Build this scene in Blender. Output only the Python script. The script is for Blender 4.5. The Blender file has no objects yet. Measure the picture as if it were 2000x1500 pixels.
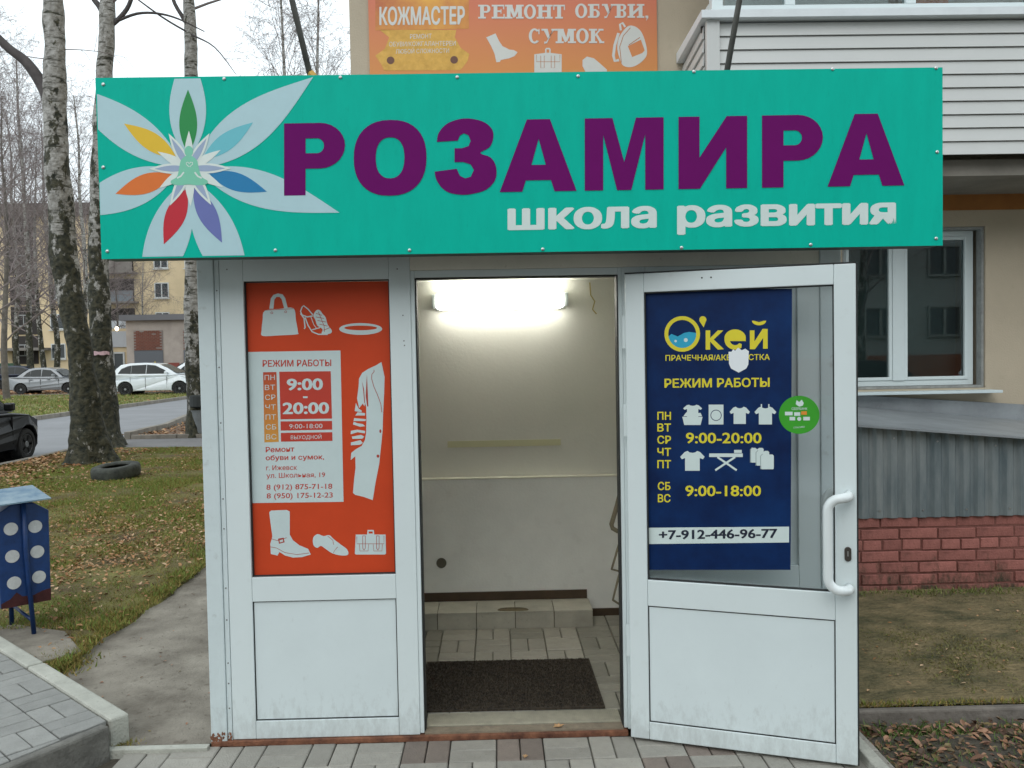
import bpy, math, random
import numpy as np
from mathutils import Vector, Matrix, noise as mnoise
from mathutils.geometry import tessellate_polygon
random.seed(7); rng = np.random.default_rng(7)
SC = bpy.context.scene
COL = SC.collection

# ------------------------------------------------------------------ camera
F = 1650.0
YAW, PITCH, ROLL = 0.01797317, 0.0342436, 0.01842238
CAM = Vector((0, 0, 1.65))
cy, sy, cp, sp, cr, sr = (math.cos(YAW), math.sin(YAW), math.cos(PITCH), math.sin(PITCH), math.cos(ROLL), math.sin(ROLL))
_f = Vector((sy*cp, cy*cp, -sp)); _r = Vector((cy, -sy, 0)); _d = _f.cross(_r)
CR = cr*_r + sr*_d; CD = -sr*_r + cr*_d; CF = _f
cam = bpy.data.cameras.new('camera'); cam.lens = F/2000*36; cam.sensor_width = 36
cam.clip_end = 2000; cam.clip_start = 0.05
co = bpy.data.objects.new('camera', cam); COL.objects.link(co)
co.matrix_world = Matrix(((CR.x, -CD.x, -CF.x, CAM.x), (CR.y, -CD.y, -CF.y, CAM.y), (CR.z, -CD.z, -CF.z, CAM.z), (0, 0, 0, 1)))
SC.camera = co

# ------------------------------------------------------------------ sky, sun, exposure
SUN_EL, SUN_ROT = math.radians(35), math.radians(200)
w = bpy.data.worlds.new('World'); SC.world = w; w.use_nodes = True
nt = w.node_tree; nt.nodes.clear()
out = nt.nodes.new('ShaderNodeOutputWorld'); bg = nt.nodes.new('ShaderNodeBackground')
sky = nt.nodes.new('ShaderNodeTexSky'); sky.sky_type = 'NISHITA'; sky.sun_disc = False
sky.sun_elevation = SUN_EL; sky.sun_rotation = SUN_ROT
mx = nt.nodes.new('ShaderNodeMix'); mx.data_type = 'RGBA'
mx.inputs['Factor'].default_value = 0.90            # overcast: cloud white over most of the sky
mx.inputs['B'].default_value = (9.7, 10.6, 11.0, 1)
nt.links.new(sky.outputs[0], mx.inputs['A']); nt.links.new(mx.outputs['Result'], bg.inputs[0])
bg.inputs[1].default_value = 0.095
nt.links.new(bg.outputs[0], out.inputs[0])
sl = bpy.data.lights.new('sun', 'SUN'); sl.energy = 0.5; sl.angle = math.radians(40); sl.color = (1, .97, .93)
so = bpy.data.objects.new('sun', sl); COL.objects.link(so)
so.rotation_euler = (math.radians(50), 0, math.radians(-20)); so.location = (0, -10, 20)
SC.view_settings.view_transform = 'Standard'; SC.view_settings.look = 'None'
SC.view_settings.gamma = 1; SC.view_settings.exposure = 0.58;  SC.view_settings.use_curve_mapping = False
SC.cycles.max_bounces = 8; SC.cycles.transparent_max_bounces = 16

# ------------------------------------------------------------------ measuring helpers
def ray(px, py): return CF + (px-1000)/F*CR + (py-750)/F*CD
def atY(px, py, Y):
    r = ray(px, py); return CAM + r*(Y/r.y)
class PlaneMap:
    """maps a point of the print to its place on a flat sheet (origin, normal towards the viewer)"""
    def __init__(s, o, n): s.o = Vector(o); s.n = Vector(n).normalized()
    def __call__(s, px, py, off=0.0):
        r = ray(px, py); t = (s.o-CAM).dot(s.n)/r.dot(s.n); return CAM + r*t + s.n*off

# ------------------------------------------------------------------ materials
MATS = {}
def mat(name, col, rough=0.6, var=0.0, vscale=8.0, bump=0.0, bscale=60.0, metal=0.0, spec=0.5, col2=None, dirt=0.0, stretch=(1, 1, 1), detail=6, bdist=0.01, coat=0.0):
    if name in MATS: return MATS[name]
    m = bpy.data.materials.new(name); m.use_nodes = True; t = m.node_tree; b = t.nodes['Principled BSDF']
    b.inputs['Roughness'].default_value = rough; b.inputs['Metallic'].default_value = metal
    b.inputs['Specular IOR Level'].default_value = spec; b.inputs['Coat Weight'].default_value = coat
    c = (*col, 1)
    b.inputs['Base Color'].default_value = c
    if var or col2 or bump or dirt:
        tc = t.nodes.new('ShaderNodeTexCoord'); mp = t.nodes.new('ShaderNodeMapping'); mp.inputs['Scale'].default_value = stretch
        t.links.new(tc.outputs['Object'], mp.inputs[0])
    if var or col2:
        n = t.nodes.new('ShaderNodeTexNoise'); n.inputs['Scale'].default_value = vscale; n.inputs['Detail'].default_value = detail
        n.inputs['Roughness'].default_value = .65
        t.links.new(mp.outputs[0], n.inputs['Vector'])
        r = t.nodes.new('ShaderNodeValToRGB'); r.color_ramp.elements[0].position = .3; r.color_ramp.elements[1].position = .7
        a = tuple(max(0, x*(1-var)) for x in col); bb = tuple(x*(1+var) for x in (col2 or col))
        r.color_ramp.elements[0].color = (*a, 1); r.color_ramp.elements[1].color = (*bb, 1)
        t.links.new(n.outputs[0], r.inputs[0]); last = r.outputs[0]
        if dirt:
            n2 = t.nodes.new('ShaderNodeTexNoise'); n2.inputs['Scale'].default_value = vscale*6; n2.inputs['Detail'].default_value = 8
            t.links.new(mp.outputs[0], n2.inputs['Vector'])
            r2 = t.nodes.new('ShaderNodeValToRGB'); r2.color_ramp.elements[0].position = .62; r2.color_ramp.elements[1].position = .74
            r2.color_ramp.elements[0].color = (0, 0, 0, 1); r2.color_ramp.elements[1].color = (dirt, dirt, dirt, 1)
            t.links.new(n2.outputs[0], r2.inputs[0])
            mm = t.nodes.new('ShaderNodeMix'); mm.data_type = 'RGBA'; mm.inputs['B'].default_value = (col[0]*.4, col[1]*.35, col[2]*.28, 1)
            t.links.new(r2.outputs[0], mm.inputs['Factor']); t.links.new(last, mm.inputs['A']); last = mm.outputs['Result']
        t.links.new(last, b.inputs['Base Color'])
    if bump:
        n = t.nodes.new('ShaderNodeTexNoise'); n.inputs['Scale'].default_value = bscale; n.inputs['Detail'].default_value = 5
        t.links.new(mp.outputs[0], n.inputs['Vector'])
        bp = t.nodes.new('ShaderNodeBump'); bp.inputs['Strength'].default_value = bump; bp.inputs['Distance'].default_value = bdist
        t.links.new(n.outputs[0], bp.inputs['Height']); t.links.new(bp.outputs[0], b.inputs['Normal'])
    MATS[name] = m; return m
def rnd(col, rough, amount, **k):
    """colour with a random shade for each object that uses it"""
    name = k.pop('name'); m = mat(name, col, rough, **k); t = m.node_tree; b = t.nodes['Principled BSDF']
    oi = t.nodes.new('ShaderNodeObjectInfo'); hs = t.nodes.new('ShaderNodeHueSaturation')
    mr = t.nodes.new('ShaderNodeMapRange'); mr.inputs['To Min'].default_value = 1-amount; mr.inputs['To Max'].default_value = 1+amount
    t.links.new(oi.outputs['Random'], mr.inputs['Value']); t.links.new(mr.outputs[0], hs.inputs['Value'])
    inp = b.inputs['Base Color']
    if inp.is_linked: t.links.new(inp.links[0].from_socket, hs.inputs['Color'])
    else: hs.inputs['Color'].default_value = inp.default_value
    t.links.new(hs.outputs[0], inp); return m
def glassmat(name, tint=(.9, .95, .93), refl=1.0, ior=1.5):
    if name in MATS: return MATS[name]
    m = bpy.data.materials.new(name); m.use_nodes = True; t = m.node_tree; t.nodes.clear()
    o = t.nodes.new('ShaderNodeOutputMaterial'); tr = t.nodes.new('ShaderNodeBsdfTransparent'); g = t.nodes.new('ShaderNodeBsdfGlossy')
    g.inputs['Roughness'].default_value = 0.015; g.inputs['Color'].default_value = (refl, refl, refl, 1)
    tr.inputs['Color'].default_value = (*tint, 1)
    fr = t.nodes.new('ShaderNodeFresnel'); fr.inputs['IOR'].default_value = ior
    mix = t.nodes.new('ShaderNodeMixShader')
    t.links.new(fr.outputs[0], mix.inputs[0]); t.links.new(tr.outputs[0], mix.inputs[1]); t.links.new(g.outputs[0], mix.inputs[2])
    t.links.new(mix.outputs[0], o.inputs[0]); MATS[name] = m; return m

WHITE = mat('white_paint', (.62, .71, .725), .38, var=.035, vscale=2.5, dirt=.10, bump=.05, bscale=90)
WHITE_OLD = mat('old_white_paint', (.60, .68, .69), .5, var=.06, vscale=3, dirt=.35, bump=.15, bscale=40)
PVC = mat('white_pvc', (.68, .755, .76), .3, var=.02, vscale=3, dirt=.06)
RUBBER = mat('black_gasket', (.02, .022, .022), .6)
TEAL = mat('teal_composite', (.0, .47, .35), .5, var=.05, vscale=9, dirt=.12, stretch=(2.2, 1, .55), bump=.08, bscale=160, spec=.12, bdist=.002)
INNER = mat('inner_plaster', (.71, .71, .65), .7, var=.05, vscale=1.3, bump=.10, bscale=60, dirt=.05)
INNER_LOW = mat('inner_dado', (.84, .85, .81), .5, var=.08, vscale=1.8, bump=.2, bscale=70, dirt=.08)
STEEL = mat('steel', (.55, .55, .55), .35, metal=1)
ALU = mat('ribbed_aluminium', (.62, .60, .52), .35, metal=.8, var=.15, vscale=20)
RUST = mat('rusty_steel', (.11, .035, .022), .85, var=.5, vscale=14, col2=(.20, .085, .045), bump=.5, bscale=120)
DARKIN = mat('dark_interior', (.03, .03, .03), .9)

def setp(o, label=None, cat=None, group=None, kind=None):
    if label: o['label'] = label
    if cat: o['category'] = cat
    if group: o['group'] = group
    if kind: o['kind'] = kind
    return o
def thing(name, label, cat, loc=(0, 0, 0), rz=0, group=None):
    o = bpy.data.objects.new(name, None); COL.objects.link(o); o.location = loc; o.rotation_euler = (0, 0, rz)
    o.empty_display_size = .1
    return setp(o, label, cat, group)
def copy_tree(o, parent=None):
    c = o.copy(); COL.objects.link(c); c.parent = parent
    for ch in list(KIDS.get(o.name, [])):
        k = copy_tree(ch, c); KIDS.setdefault(c.name, []).append(k)
    return c
KIDS = {}
def link_mesh(name, me, m, parent=None, loc=(0, 0, 0)):
    o = bpy.data.objects.new(name, me); COL.objects.link(o); o.location = loc
    if m and not len(me.materials): me.materials.append(m)
    if parent is not None: o.parent = parent; KIDS.setdefault(parent.name, []).append(o)
    return o

class MB:
    def __init__(s): s.v = []; s.f = []
    def box(s, x0, x1, y0, y1, z0, z1, M=None):
        b = len(s.v)
        for p in ((x0, y0, z0), (x1, y0, z0), (x1, y1, z0), (x0, y1, z0), (x0, y0, z1), (x1, y0, z1), (x1, y1, z1), (x0, y1, z1)):
            q = Vector(p); s.v.append(tuple(M @ q) if M else p)
        for f in ((0, 3, 2, 1), (4, 5, 6, 7), (0, 1, 5, 4), (1, 2, 6, 5), (2, 3, 7, 6), (3, 0, 4, 7)): s.f.append(tuple(b+i for i in f))
        return s
    def frame(s, x0, x1, z0, z1, w, y0, y1, wt=None, wb=None, M=None):
        """rectangular frame in XZ butted end to end"""
        wt = wt if wt is not None else w; wb = wb if wb is not None else w
        s.box(x0, x0+w, y0, y1, z0, z1, M); s.box(x1-w, x1, y0, y1, z0, z1, M)
        s.box(x0+w, x1-w, y0, y1, z0, z0+wb, M); s.box(x0+w, x1-w, y0, y1, z1-wt, z1, M); return s
    def quad(s, *p):
        b = len(s.v); s.v += [tuple(q) for q in p]; s.f.append(tuple(range(b, b+len(p)))); return s
    def prism(s, pts, y0, y1, M=None):
        """polygon given in (x,z) extruded along y"""
        b = len(s.v); n = len(pts)
        for y in (y0, y1):
            for x, z in pts:
                q = Vector((x, y, z)); s.v.append(tuple(M @ q) if M else tuple(q))
        s.f.append(tuple(b+i for i in range(n))); s.f.append(tuple(b+n+i for i in reversed(range(n))))
        for i in range(n):
            j = (i+1) % n; s.f.append((b+j, b+i, b+n+i, b+n+j))
        return s
    def plate(s, pts, z0, z1):
        b = len(s.v); n = len(pts); s.v += [(x, y, z0) for x, y in pts]+[(x, y, z1) for x, y in pts]
        s.f.append(tuple(b+i for i in reversed(range(n)))); s.f.append(tuple(b+n+i for i in range(n)))
        for i in range(n):
            j = (i+1) % n; s.f.append((b+i, b+j, b+n+j, b+n+i))
        return s
    def tube(s, pts, rad, sides=8, cap=True):
        pts = [Vector(p) for p in pts]; n = len(pts)
        if not hasattr(rad, '__len__'): rad = [rad]*n
        b = len(s.v); prev = None
        for i, p in enumerate(pts):
            d = (pts[min(i+1, n-1)]-pts[max(i-1, 0)]).normalized()
            if prev is None:
                a = Vector((0, 0, 1)) if abs(d.z) < .9 else Vector((1, 0, 0)); u = d.cross(a).normalized()
            else: u = (prev - d*prev.dot(d)).normalized()
            prev = u; v = d.cross(u)
            for k in range(sides):
                t = 2*math.pi*k/sides; s.v.append(tuple(p+(u*math.cos(t)+v*math.sin(t))*rad[i]))
        for i in range(n-1):
            for k in range(sides):
                j = (k+1) % sides
                s.f.append((b+i*sides+k, b+i*sides+j, b+(i+1)*sides+j, b+(i+1)*sides+k))
        if cap:
            s.f.append(tuple(b+k for k in reversed(range(sides)))); s.f.append(tuple(b+(n-1)*sides+k for k in range(sides)))
        return s
    def lathe(s, prof, sides=24, M=None):
        """profile of (radius, height) about z"""
        b = len(s.v); n = len(prof)
        for r, z in prof:
            for k in range(sides):
                t = 2*math.pi*k/sides; q = Vector((r*math.cos(t), r*math.sin(t), z)); s.v.append(tuple(M @ q) if M else tuple(q))
        for i in range(n-1):
            for k in range(sides):
                j = (k+1) % sides; s.f.append((b+i*sides+k, b+i*sides+j, b+(i+1)*sides+j, b+(i+1)*sides+k))
        s.f.append(tuple(b+k for k in reversed(range(sides)))); s.f.append(tuple(b+(n-1)*sides+k for k in range(sides))); return s
    def build(s, name, m, parent=None, bevel=0, smooth=False, segs=2, loc=(0, 0, 0)):
        me = bpy.data.meshes.new(name); me.from_pydata(s.v, [], s.f); me.update()
        if smooth: me.polygons.foreach_set('use_smooth', [True]*len(me.polygons))
        o = link_mesh(name, me, m, parent, loc)
        if bevel:
            md = o.modifiers.new('edge', 'BEVEL'); md.width = bevel; md.segments = segs; md.limit_method = 'ANGLE'; md.angle_limit = .6
        return o

def sheet(name, pts, z, m, parent=None, kind='structure'):
    o = MB().quad(*[(x, y, z) for x, y in pts]).build(name, m, parent)
    if parent is None and kind: o['kind'] = kind
    return o

# ------------------------------------------------------------------ flat print on a surface
def lerp_loop(pts, n=6):
    """closed Catmull-Rom through the points"""
    o = []; N = len(pts)
    for i in range(N):
        p0, p1, p2, p3 = (Vector((*pts[(i+k-1) % N], 0)) for k in range(4))
        for j in range(n):
            t = j/n; q = .5*((2*p1)+(p2-p0)*t+(2*p0-5*p1+4*p2-p3)*t*t+(3*p1-p0-3*p2+p3)*t**3); o.append((q.x, q.y))
    return o
def circ(cx, cy_, r, n=28, ry=None): ry = ry or r; return [(cx+r*math.cos(2*math.pi*k/n), cy_+ry*math.sin(2*math.pi*k/n)) for k in range(n)]
def rect(x0, y0, x1, y1): return [(x0, y0), (x1, y0), (x1, y1), (x0, y1)]
def stroke(pts, wd):
    L = []; R = []; n = len(pts)
    for i, p in enumerate(pts):
        a = Vector(pts[max(i-1, 0)]); b = Vector(pts[min(i+1, n-1)]); d = (b-a); d.normalize(); nn = Vector((-d.y, d.x))*wd/2
        L.append((p[0]+nn.x, p[1]+nn.y)); R.append((p[0]-nn.x, p[1]-nn.y))
    return L+R[::-1]
def lens(base, tip, wd, n=20, k=.85):
    b, t = Vector(base), Vector(tip); d = t-b; nn = Vector((-d.y, d.x)).normalized(); L = []; R = []
    for i in range(n+1):
        u = i/n; h = wd/2*math.sin(math.pi*u**k)
        L.append(tuple(b+d*u+nn*h)); R.append(tuple(b+d*u-nn*h))
    return L+R[-2:0:-1]
def glyph_lift(me):
    """level of every face of the lettering, so that letters drawn of overlapping strokes have no two faces in one plane"""
    P_ = [[me.vertices[i].co.xy.copy() for i in p.vertices] for p in me.polygons]; n = len(P_); L_ = [0]*n
    bb = [(min(v.x for v in q), max(v.x for v in q), min(v.y for v in q), max(v.y for v in q)) for q in P_]
    def apart(A, B):
        for q in (A, B):
            for k in range(len(q)):
                e = q[(k+1) % len(q)]-q[k]
                if e.length < 1e-9: continue
                nx = Vector((-e.y, e.x)).normalized(); a = [nx.dot(v) for v in A]; b = [nx.dot(v) for v in B]
                if min(max(a), max(b))-max(min(a), min(b)) < 4e-4: return True
        return False
    for i in range(n):
        busy = set()
        for j in range(i):
            if bb[j][0] > bb[i][1] or bb[j][1] < bb[i][0] or bb[j][2] > bb[i][3] or bb[j][3] < bb[i][2] or L_[j] in busy: continue
            if not apart(P_[i], P_[j]): busy.add(L_[j])
        while L_[i] in busy: L_[i] += 1
        L_[i] = min(L_[i], 3)
    return L_
class Print:
    """shapes of one colour laid as a thin film on a mapped plane"""
    def __init__(s, pm, off): s.pm = pm; s.off = off; s.v = []; s.f = []; s.k = 0; s.cuts = []; s.auto = True
    def add(s, outer, *holes, off=None):
        loops = [outer, *holes]; flat = [p for l in loops for p in l]
        if len(outer) < 3: return s
        s.k += 1; of = (s.off if off is None else off) + (s.k % 12)*0.00006
        if s.cuts and s.auto: s.cuts.append((len(s.v), len(s.f)))
        tri = tessellate_polygon([[Vector((x, y, 0)) for x, y in l] for l in loops]); b = len(s.v)
        s.v += [tuple(s.pm(x, y, of)) for x, y in flat]; s.f += [tuple(b+i for i in t) for t in tri]; return s
    def text(s, body, x0, y0, x1, y1, h, unit=.727, bold=.012, off=None):
        """text with its left end at (x0,y0), right end at (x1,y1) on the baseline; h = height of a capital (or of x when unit is the x height)"""
        c = bpy.data.curves.new('t', 'FONT'); c.body = body; c.resolution_u = 3
        o = bpy.data.objects.new('t', c); COL.objects.link(o); bpy.context.view_layer.update()
        me = bpy.data.meshes.new_from_object(o.evaluated_get(bpy.context.evaluated_depsgraph_get()))
        lift = glyph_lift(me)
        xs = [v.co.x for v in me.vertices]; a, bb = min(xs)-bold, max(xs)+bold; s.k += 1; s.cuts.append((len(s.v), len(s.f)))
        of = (s.off if off is None else off); nb = 1 if bold < .004 else (6 if bold < .03 else 8)
        for q in range(nb):                                         # heavier strokes: the outline spread to all sides, each film a hair above the last
            bx, by = (0, 0) if nb == 1 else (bold*math.cos(2*math.pi*(q+.5)/nb), bold*math.sin(2*math.pi*(q+.5)/nb)*.7); base = len(s.v)
            for lv in range(4):
                base = len(s.v); used = {}
                for p in me.polygons:
                    if lift[p.index] != lv: continue
                    f = []
                    for i in p.vertices:
                        if i not in used:
                            co_ = me.vertices[i].co; u = (co_.x+bx-a)/(bb-a); t = (co_.y+by+bold*.7)/(unit+1.4*bold)*h
                            used[i] = len(s.v); s.v.append(tuple(s.pm(x0+(x1-x0)*u, y0+(y1-y0)*u-t, of+q*.00005+lv*.000012)))
                        f.append(used[i])
                    s.f.append(tuple(f))
        bpy.data.objects.remove(o); bpy.data.curves.remove(c); bpy.data.meshes.remove(me); return s
    def build(s, name, m, parent):
        if len(s.cuts) > 1:                                          # every line of writing is a piece of its own
            c = sorted(set(([(0, 0)] if s.cuts[0][0] else [])+s.cuts+[(len(s.v), len(s.f))])); o = None
            for (v0, f0), (v1, f1) in zip(c[:-1], c[1:]):
                me = bpy.data.meshes.new(name); me.from_pydata(s.v[v0:v1], [], [tuple(i-v0 for i in f) for f in s.f[f0:f1]]); me.update()
                o = link_mesh(name, me, m, parent); o.location = -parent.location
            return o
        me = bpy.data.meshes.new(name); me.from_pydata(s.v, [], s.f); me.update()
        return link_mesh(name, me, m, parent)
INK = {}
def ink(name, c, rough=.45): return mat('ink_'+name, c, rough, var=.03, vscale=12)

def clip(poly, region):
    out_ = poly
    n = len(region); cx = sum(p[0] for p in region)/n; cyy = sum(p[1] for p in region)/n
    for i in range(n):
        a = region[i]; b = region[(i+1) % n]
        def side(p): return (b[0]-a[0])*(p[1]-a[1])-(b[1]-a[1])*(p[0]-a[0])
        sg = 1 if side((cx, cyy)) > 0 else -1
        src = out_; out_ = []
        for j in range(len(src)):
            p, q = src[j], src[(j+1) % len(src)]; sp_, sq = side(p)*sg, side(q)*sg
            if sp_ >= 0: out_.append(p)
            if (sp_ >= 0) != (sq >= 0):
                t = sp_/(sp_-sq); out_.append((p[0]+(q[0]-p[0])*t, p[1]+(q[1]-p[1])*t))
        if not out_: return []
    return out_
def grime(m, ztop, amt, col=(.10, .075, .05), sc=22, specks=.5):
    """splashed mud and stains that thin out upwards from the foot of a surface, and scattered marks"""
    t = m.node_tree; b = t.nodes['Principled BSDF']; inp = b.inputs['Base Color']
    g = t.nodes.new('ShaderNodeNewGeometry'); sp_ = t.nodes.new('ShaderNodeSeparateXYZ'); t.links.new(g.outputs['Position'], sp_.inputs[0])
    mr = t.nodes.new('ShaderNodeMapRange'); mr.inputs['From Min'].default_value = ztop; mr.inputs['From Max'].default_value = -.02; mr.inputs['To Min'].default_value = 0; mr.inputs['To Max'].default_value = .30; t.links.new(sp_.outputs['Z'], mr.inputs['Value'])
    n = t.nodes.new('ShaderNodeTexNoise'); n.inputs['Scale'].default_value = sc; n.inputs['Detail'].default_value = 9; n.inputs['Roughness'].default_value = .7
    mp = t.nodes.new('ShaderNodeMapping'); mp.inputs['Scale'].default_value = (1, 1, .45); t.links.new(g.outputs['Position'], mp.inputs[0]); t.links.new(mp.outputs[0], n.inputs['Vector'])
    ad = t.nodes.new('ShaderNodeMath'); ad.operation = 'ADD'; t.links.new(n.outputs[0], ad.inputs[0]); t.links.new(mr.outputs[0], ad.inputs[1])
    r = t.nodes.new('ShaderNodeValToRGB'); r.color_ramp.elements[0].position = .64; r.color_ramp.elements[1].position = .86; r.color_ramp.elements[1].color = (amt, amt, amt, 1); r.color_ramp.elements[0].color = (0, 0, 0, 1); t.links.new(ad.outputs[0], r.inputs[0])
    mm = t.nodes.new('ShaderNodeMix'); mm.data_type = 'RGBA'; mm.inputs['B'].default_value = (*col, 1)
    if inp.is_linked: t.links.new(inp.links[0].from_socket, mm.inputs['A'])
    else: mm.inputs['A'].default_value = inp.default_value
    t.links.new(r.outputs[0], mm.inputs['Factor']); t.links.new(mm.outputs['Result'], inp)
# ================================================================== GROUND
GROUND = mat('ground_soil', (.085, .075, .045), .95, var=.35, vscale=.6, col2=(.10, .10, .045), bump=.6, bscale=5)
LAWN = mat('lawn_soil', (.11, .066, .028), .95, var=.35, vscale=2.2, col2=(.13, .12, .028), bump=1.0, bscale=30, bdist=.03)
LAWN_FAR = mat('far_lawn_green', (.10, .135, .035), .95, var=.3, vscale=.7, col2=(.17, .155, .05), bump=.6, bscale=12)
ASPH = mat('asphalt', (.21, .215, .225), .8, var=.12, vscale=.8, bump=.3, bscale=120)
CONC = mat('path_concrete', (.155, .130, .10), .9, var=.28, vscale=2.6, col2=(.25, .225, .185), dirt=.55, bump=.7, bscale=70)
CONC_L = mat('light_kerb_concrete', (.40, .40, .35), .85, var=.18, vscale=7, dirt=.4, bump=.5, bscale=80)
KERB = mat('old_kerb_concrete', (.22, .20, .17), .9, var=.25, vscale=4, bump=.5, bscale=40)
LEAFDIRT = mat('leafy_dirt', (.10, .06, .038), .95, var=.4, vscale=5, col2=(.17, .10, .055), bump=.9, bscale=50)

sheet('ground', [(-400, -120), (400, -120), (400, 500), (-400, 500)], -.13, GROUND)
def bumpy(name, x0, x1, y0, y1, step, m, amp=.02, z=0, fn=None):
    nx, ny = int((x1-x0)/step)+1, int((y1-y0)/step)+1; v = []; f = []
    for j in range(ny+1):
        for i in range(nx+1):
            x = x0+(x1-x0)*i/nx; y = y0+(y1-y0)*j/ny
            h = amp*mnoise.fractal(Vector((x*1.1, y*1.1, 0)), 1, 2, 4)
            if fn: x, y, h = fn(x, y, h)
            v.append((x, y, z+h))
    for j in range(ny):
        for i in range(nx):
            a = j*(nx+1)+i; f.append((a, a+1, a+nx+2, a+nx+1))
    me = bpy.data.meshes.new(name); me.from_pydata(v, [], f); me.polygons.foreach_set('use_smooth', [True]*len(f)); me.update()
    o = link_mesh(name, me, m); o['kind'] = 'structure'; return o
# lawn left of the path; its edge towards the path is ragged
def lawn_edge(y): return -2.36 + .05*mnoise.noise(Vector((y*2.3, 3, 0))) + .03*mnoise.noise(Vector((y*9, 3, 0)))
def lawn_fn(x, y, h):
    e = lawn_edge(y)
    u = (x+8.0)/(5.6); x2 = -8.0+u*(e+8.0)
    if x2 > e-.12: h = h-.035*(x2-(e-.12))/.12
    if x2 < -7.85: h *= .1
    return x2, y, h
bumpy('lawn', -8.0, -2.4, 3.9, 16.2, .09, LAWN, .022, .012, lawn_fn)
sheet('footpath', [(-2.75, 3.66), (-1.262, 3.66), (-1.262, 16.2), (-2.75, 16.2)], -.022, CONC)
sheet('road', [(-14.3, -40), (-8.14, -40), (-8.14, 140), (-14.3, 140)], -.105, ASPH)
sheet('cross_path', [(-8.13, 16.2), (6, 16.2), (6, 18.5), (-8.13, 18.5)], -.03, mat('old_asphalt', (.17, .165, .165), .85, var=.15, vscale=2, bump=.4, bscale=90))
bumpy('planting_island', -8.0, 6, 18.52, 34, .5, LEAFDIRT, .03, .0)
bumpy('far_lawn', -60, -14.45, 22, 44.5, 1.0, LAWN_FAR, .06, .0)
sheet('parking_strip', [(-70, 44.6), (-14.4, 44.6), (-14.4, 58), (-70, 58)], -.03, LEAFDIRT)
# kerbs, each kerb stone a piece of its own
def kerb(name, pts, wd, z0, z1, m, ln=1.0):
    root = bpy.data.objects.new(name, None); COL.objects.link(root); root['kind'] = 'structure'; root.location = (pts[0][0], pts[0][1], 0)
    base = Vector((pts[0][0], pts[0][1], 0))
    for a, b in zip(pts[:-1], pts[1:]):
        a = Vector((*a, 0)); b = Vector((*b, 0)); d = (b-a); L = d.length; d.normalize(); n = Vector((-d.y, d.x, 0)); k = max(1, round(L/ln)); s = L/k
        for i in range(k):
            p = a+d*(i*s) - base; M = Matrix(((d.x, n.x, 0, p.x), (d.y, n.y, 0, p.y), (0, 0, 1, random.uniform(-.006, .006)), (0, 0, 0, 1)))
            MB().box(.006, s-.006, -wd/2, wd/2, z0, z1, M).build('kerb_stone', m, root, bevel=.012)
    return root
kerb('lawn_kerb', [(-8.07, 4), (-8.07, 16.15)], .13, -.12, .045, KERB, 1.0)
kerb('island_kerb', [(-8.07, 18.5), (-8.2, 21.0), (-9.0, 25), (-10.2, 29)], .14, -.12, .13, KERB, 1.0)
kerb('island_front_kerb', [(-8.0, 18.56), (-4.0, 18.56)], .10, -.12, .06, KERB, 1.0)
kerb('far_kerb', [(-14.37, 22), (-14.37, 44.4)], .15, -.12, .03, KERB, 1.2)
kerb('parking_kerb', [(-40, 44.55), (-14.5, 44.55)], .14, -.1, .06, KERB, 1.5)

# ------------------------------------------------ front pavement of basket-weave pavers
PAV = rnd((.30, .285, .25), .85, .13, name='paver_concrete', var=.13, vscale=9, dirt=.35, bump=.5, bscale=110)
PAVD = rnd((.20, .165, .14), .85, .15, name='brown_paver_concrete', var=.15, vscale=9, dirt=.3, bump=.5, bscale=110)
PAVR = rnd((.255, .255, .24), .85, .10, name='raised_paver_concrete', var=.13, vscale=9, dirt=.3, bump=.5, bscale=110)
JOINT = mat('joint_sand', (.07, .06, .045), .95, var=.3, vscale=30, bump=.5, bscale=100)
def paver_mesh(dx, dy, h=.05):
    me = bpy.data.meshes.new('paver'); b = .004
    v = []; g = .0025
    for (i, z) in ((g, -h), (g, -b), (g+b, 0)):
        v += [(i, i, z), (dx-i, i, z), (dx-i, dy-i, z), (i, dy-i, z)]
    f = []
    for k in (0, 4):
        for i in range(4): j = (i+1) % 4; f.append((k+i, k+j, k+4+j, k+4+i))
    f.append((8, 9, 10, 11)); me.from_pydata(v, [], f); me.update(); return me
def paving(name, u0, v0, nu, nv, M, mats, keep=lambda p: True, mod=.2, darks=None, sink=.05):
    root = bpy.data.objects.new(name, None); COL.objects.link(root); root['kind'] = 'structure'; root.matrix_world = M
    pm = {}
    for m in mats:
        pm[m.name] = []
        for (a, b) in ((mod/2, mod), (mod, mod/2)):
            me = paver_mesh(a, b, sink); me.materials.append(m); pm[m.name].append(me)
    for i in range(nu):
        for j in range(nv):
            vert = (i+j) % 2 == 0
            dk = 1 if (darks and darks(i, j)) else 0
            for k in (0, 1):
                x = u0+i*mod+(k*mod/2 if vert else 0); y = v0+j*mod+(0 if vert else k*mod/2)
                c = M @ Vector((x+mod/4, y+mod/4, 0))
                if not keep(c): continue
                o = bpy.data.objects.new('paver', pm[mats[dk].name][0 if vert else 1]); COL.objects.link(o); o.parent = root
                o.location = (x, y, random.uniform(-.002, .002)); o.rotation_euler = (random.uniform(-.006, .006), random.uniform(-.006, .006), 0)
    return root
sheet('pavement', [(-6, -3), (6, -3), (6, 3.62), (-6, 3.62)], -.052, JOINT)
Cq = Vector((-1.64, 3.70, 0))                                    # corner of the raised pavement
dA = Vector((-1.24, 1.15, 0)).normalized(); dB = Vector((-.30, -.47, 0)).normalized()
def in_raised(c):
    r = Vector((c.x, c.y, 0))-Cq
    den = dA.x*dB.y-dA.y*dB.x; a = (r.x*dB.y-r.y*dB.x)/den; b = (dA.x*r.y-dA.y*r.x)/den
    return a > -.0 and b > -.0
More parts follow.
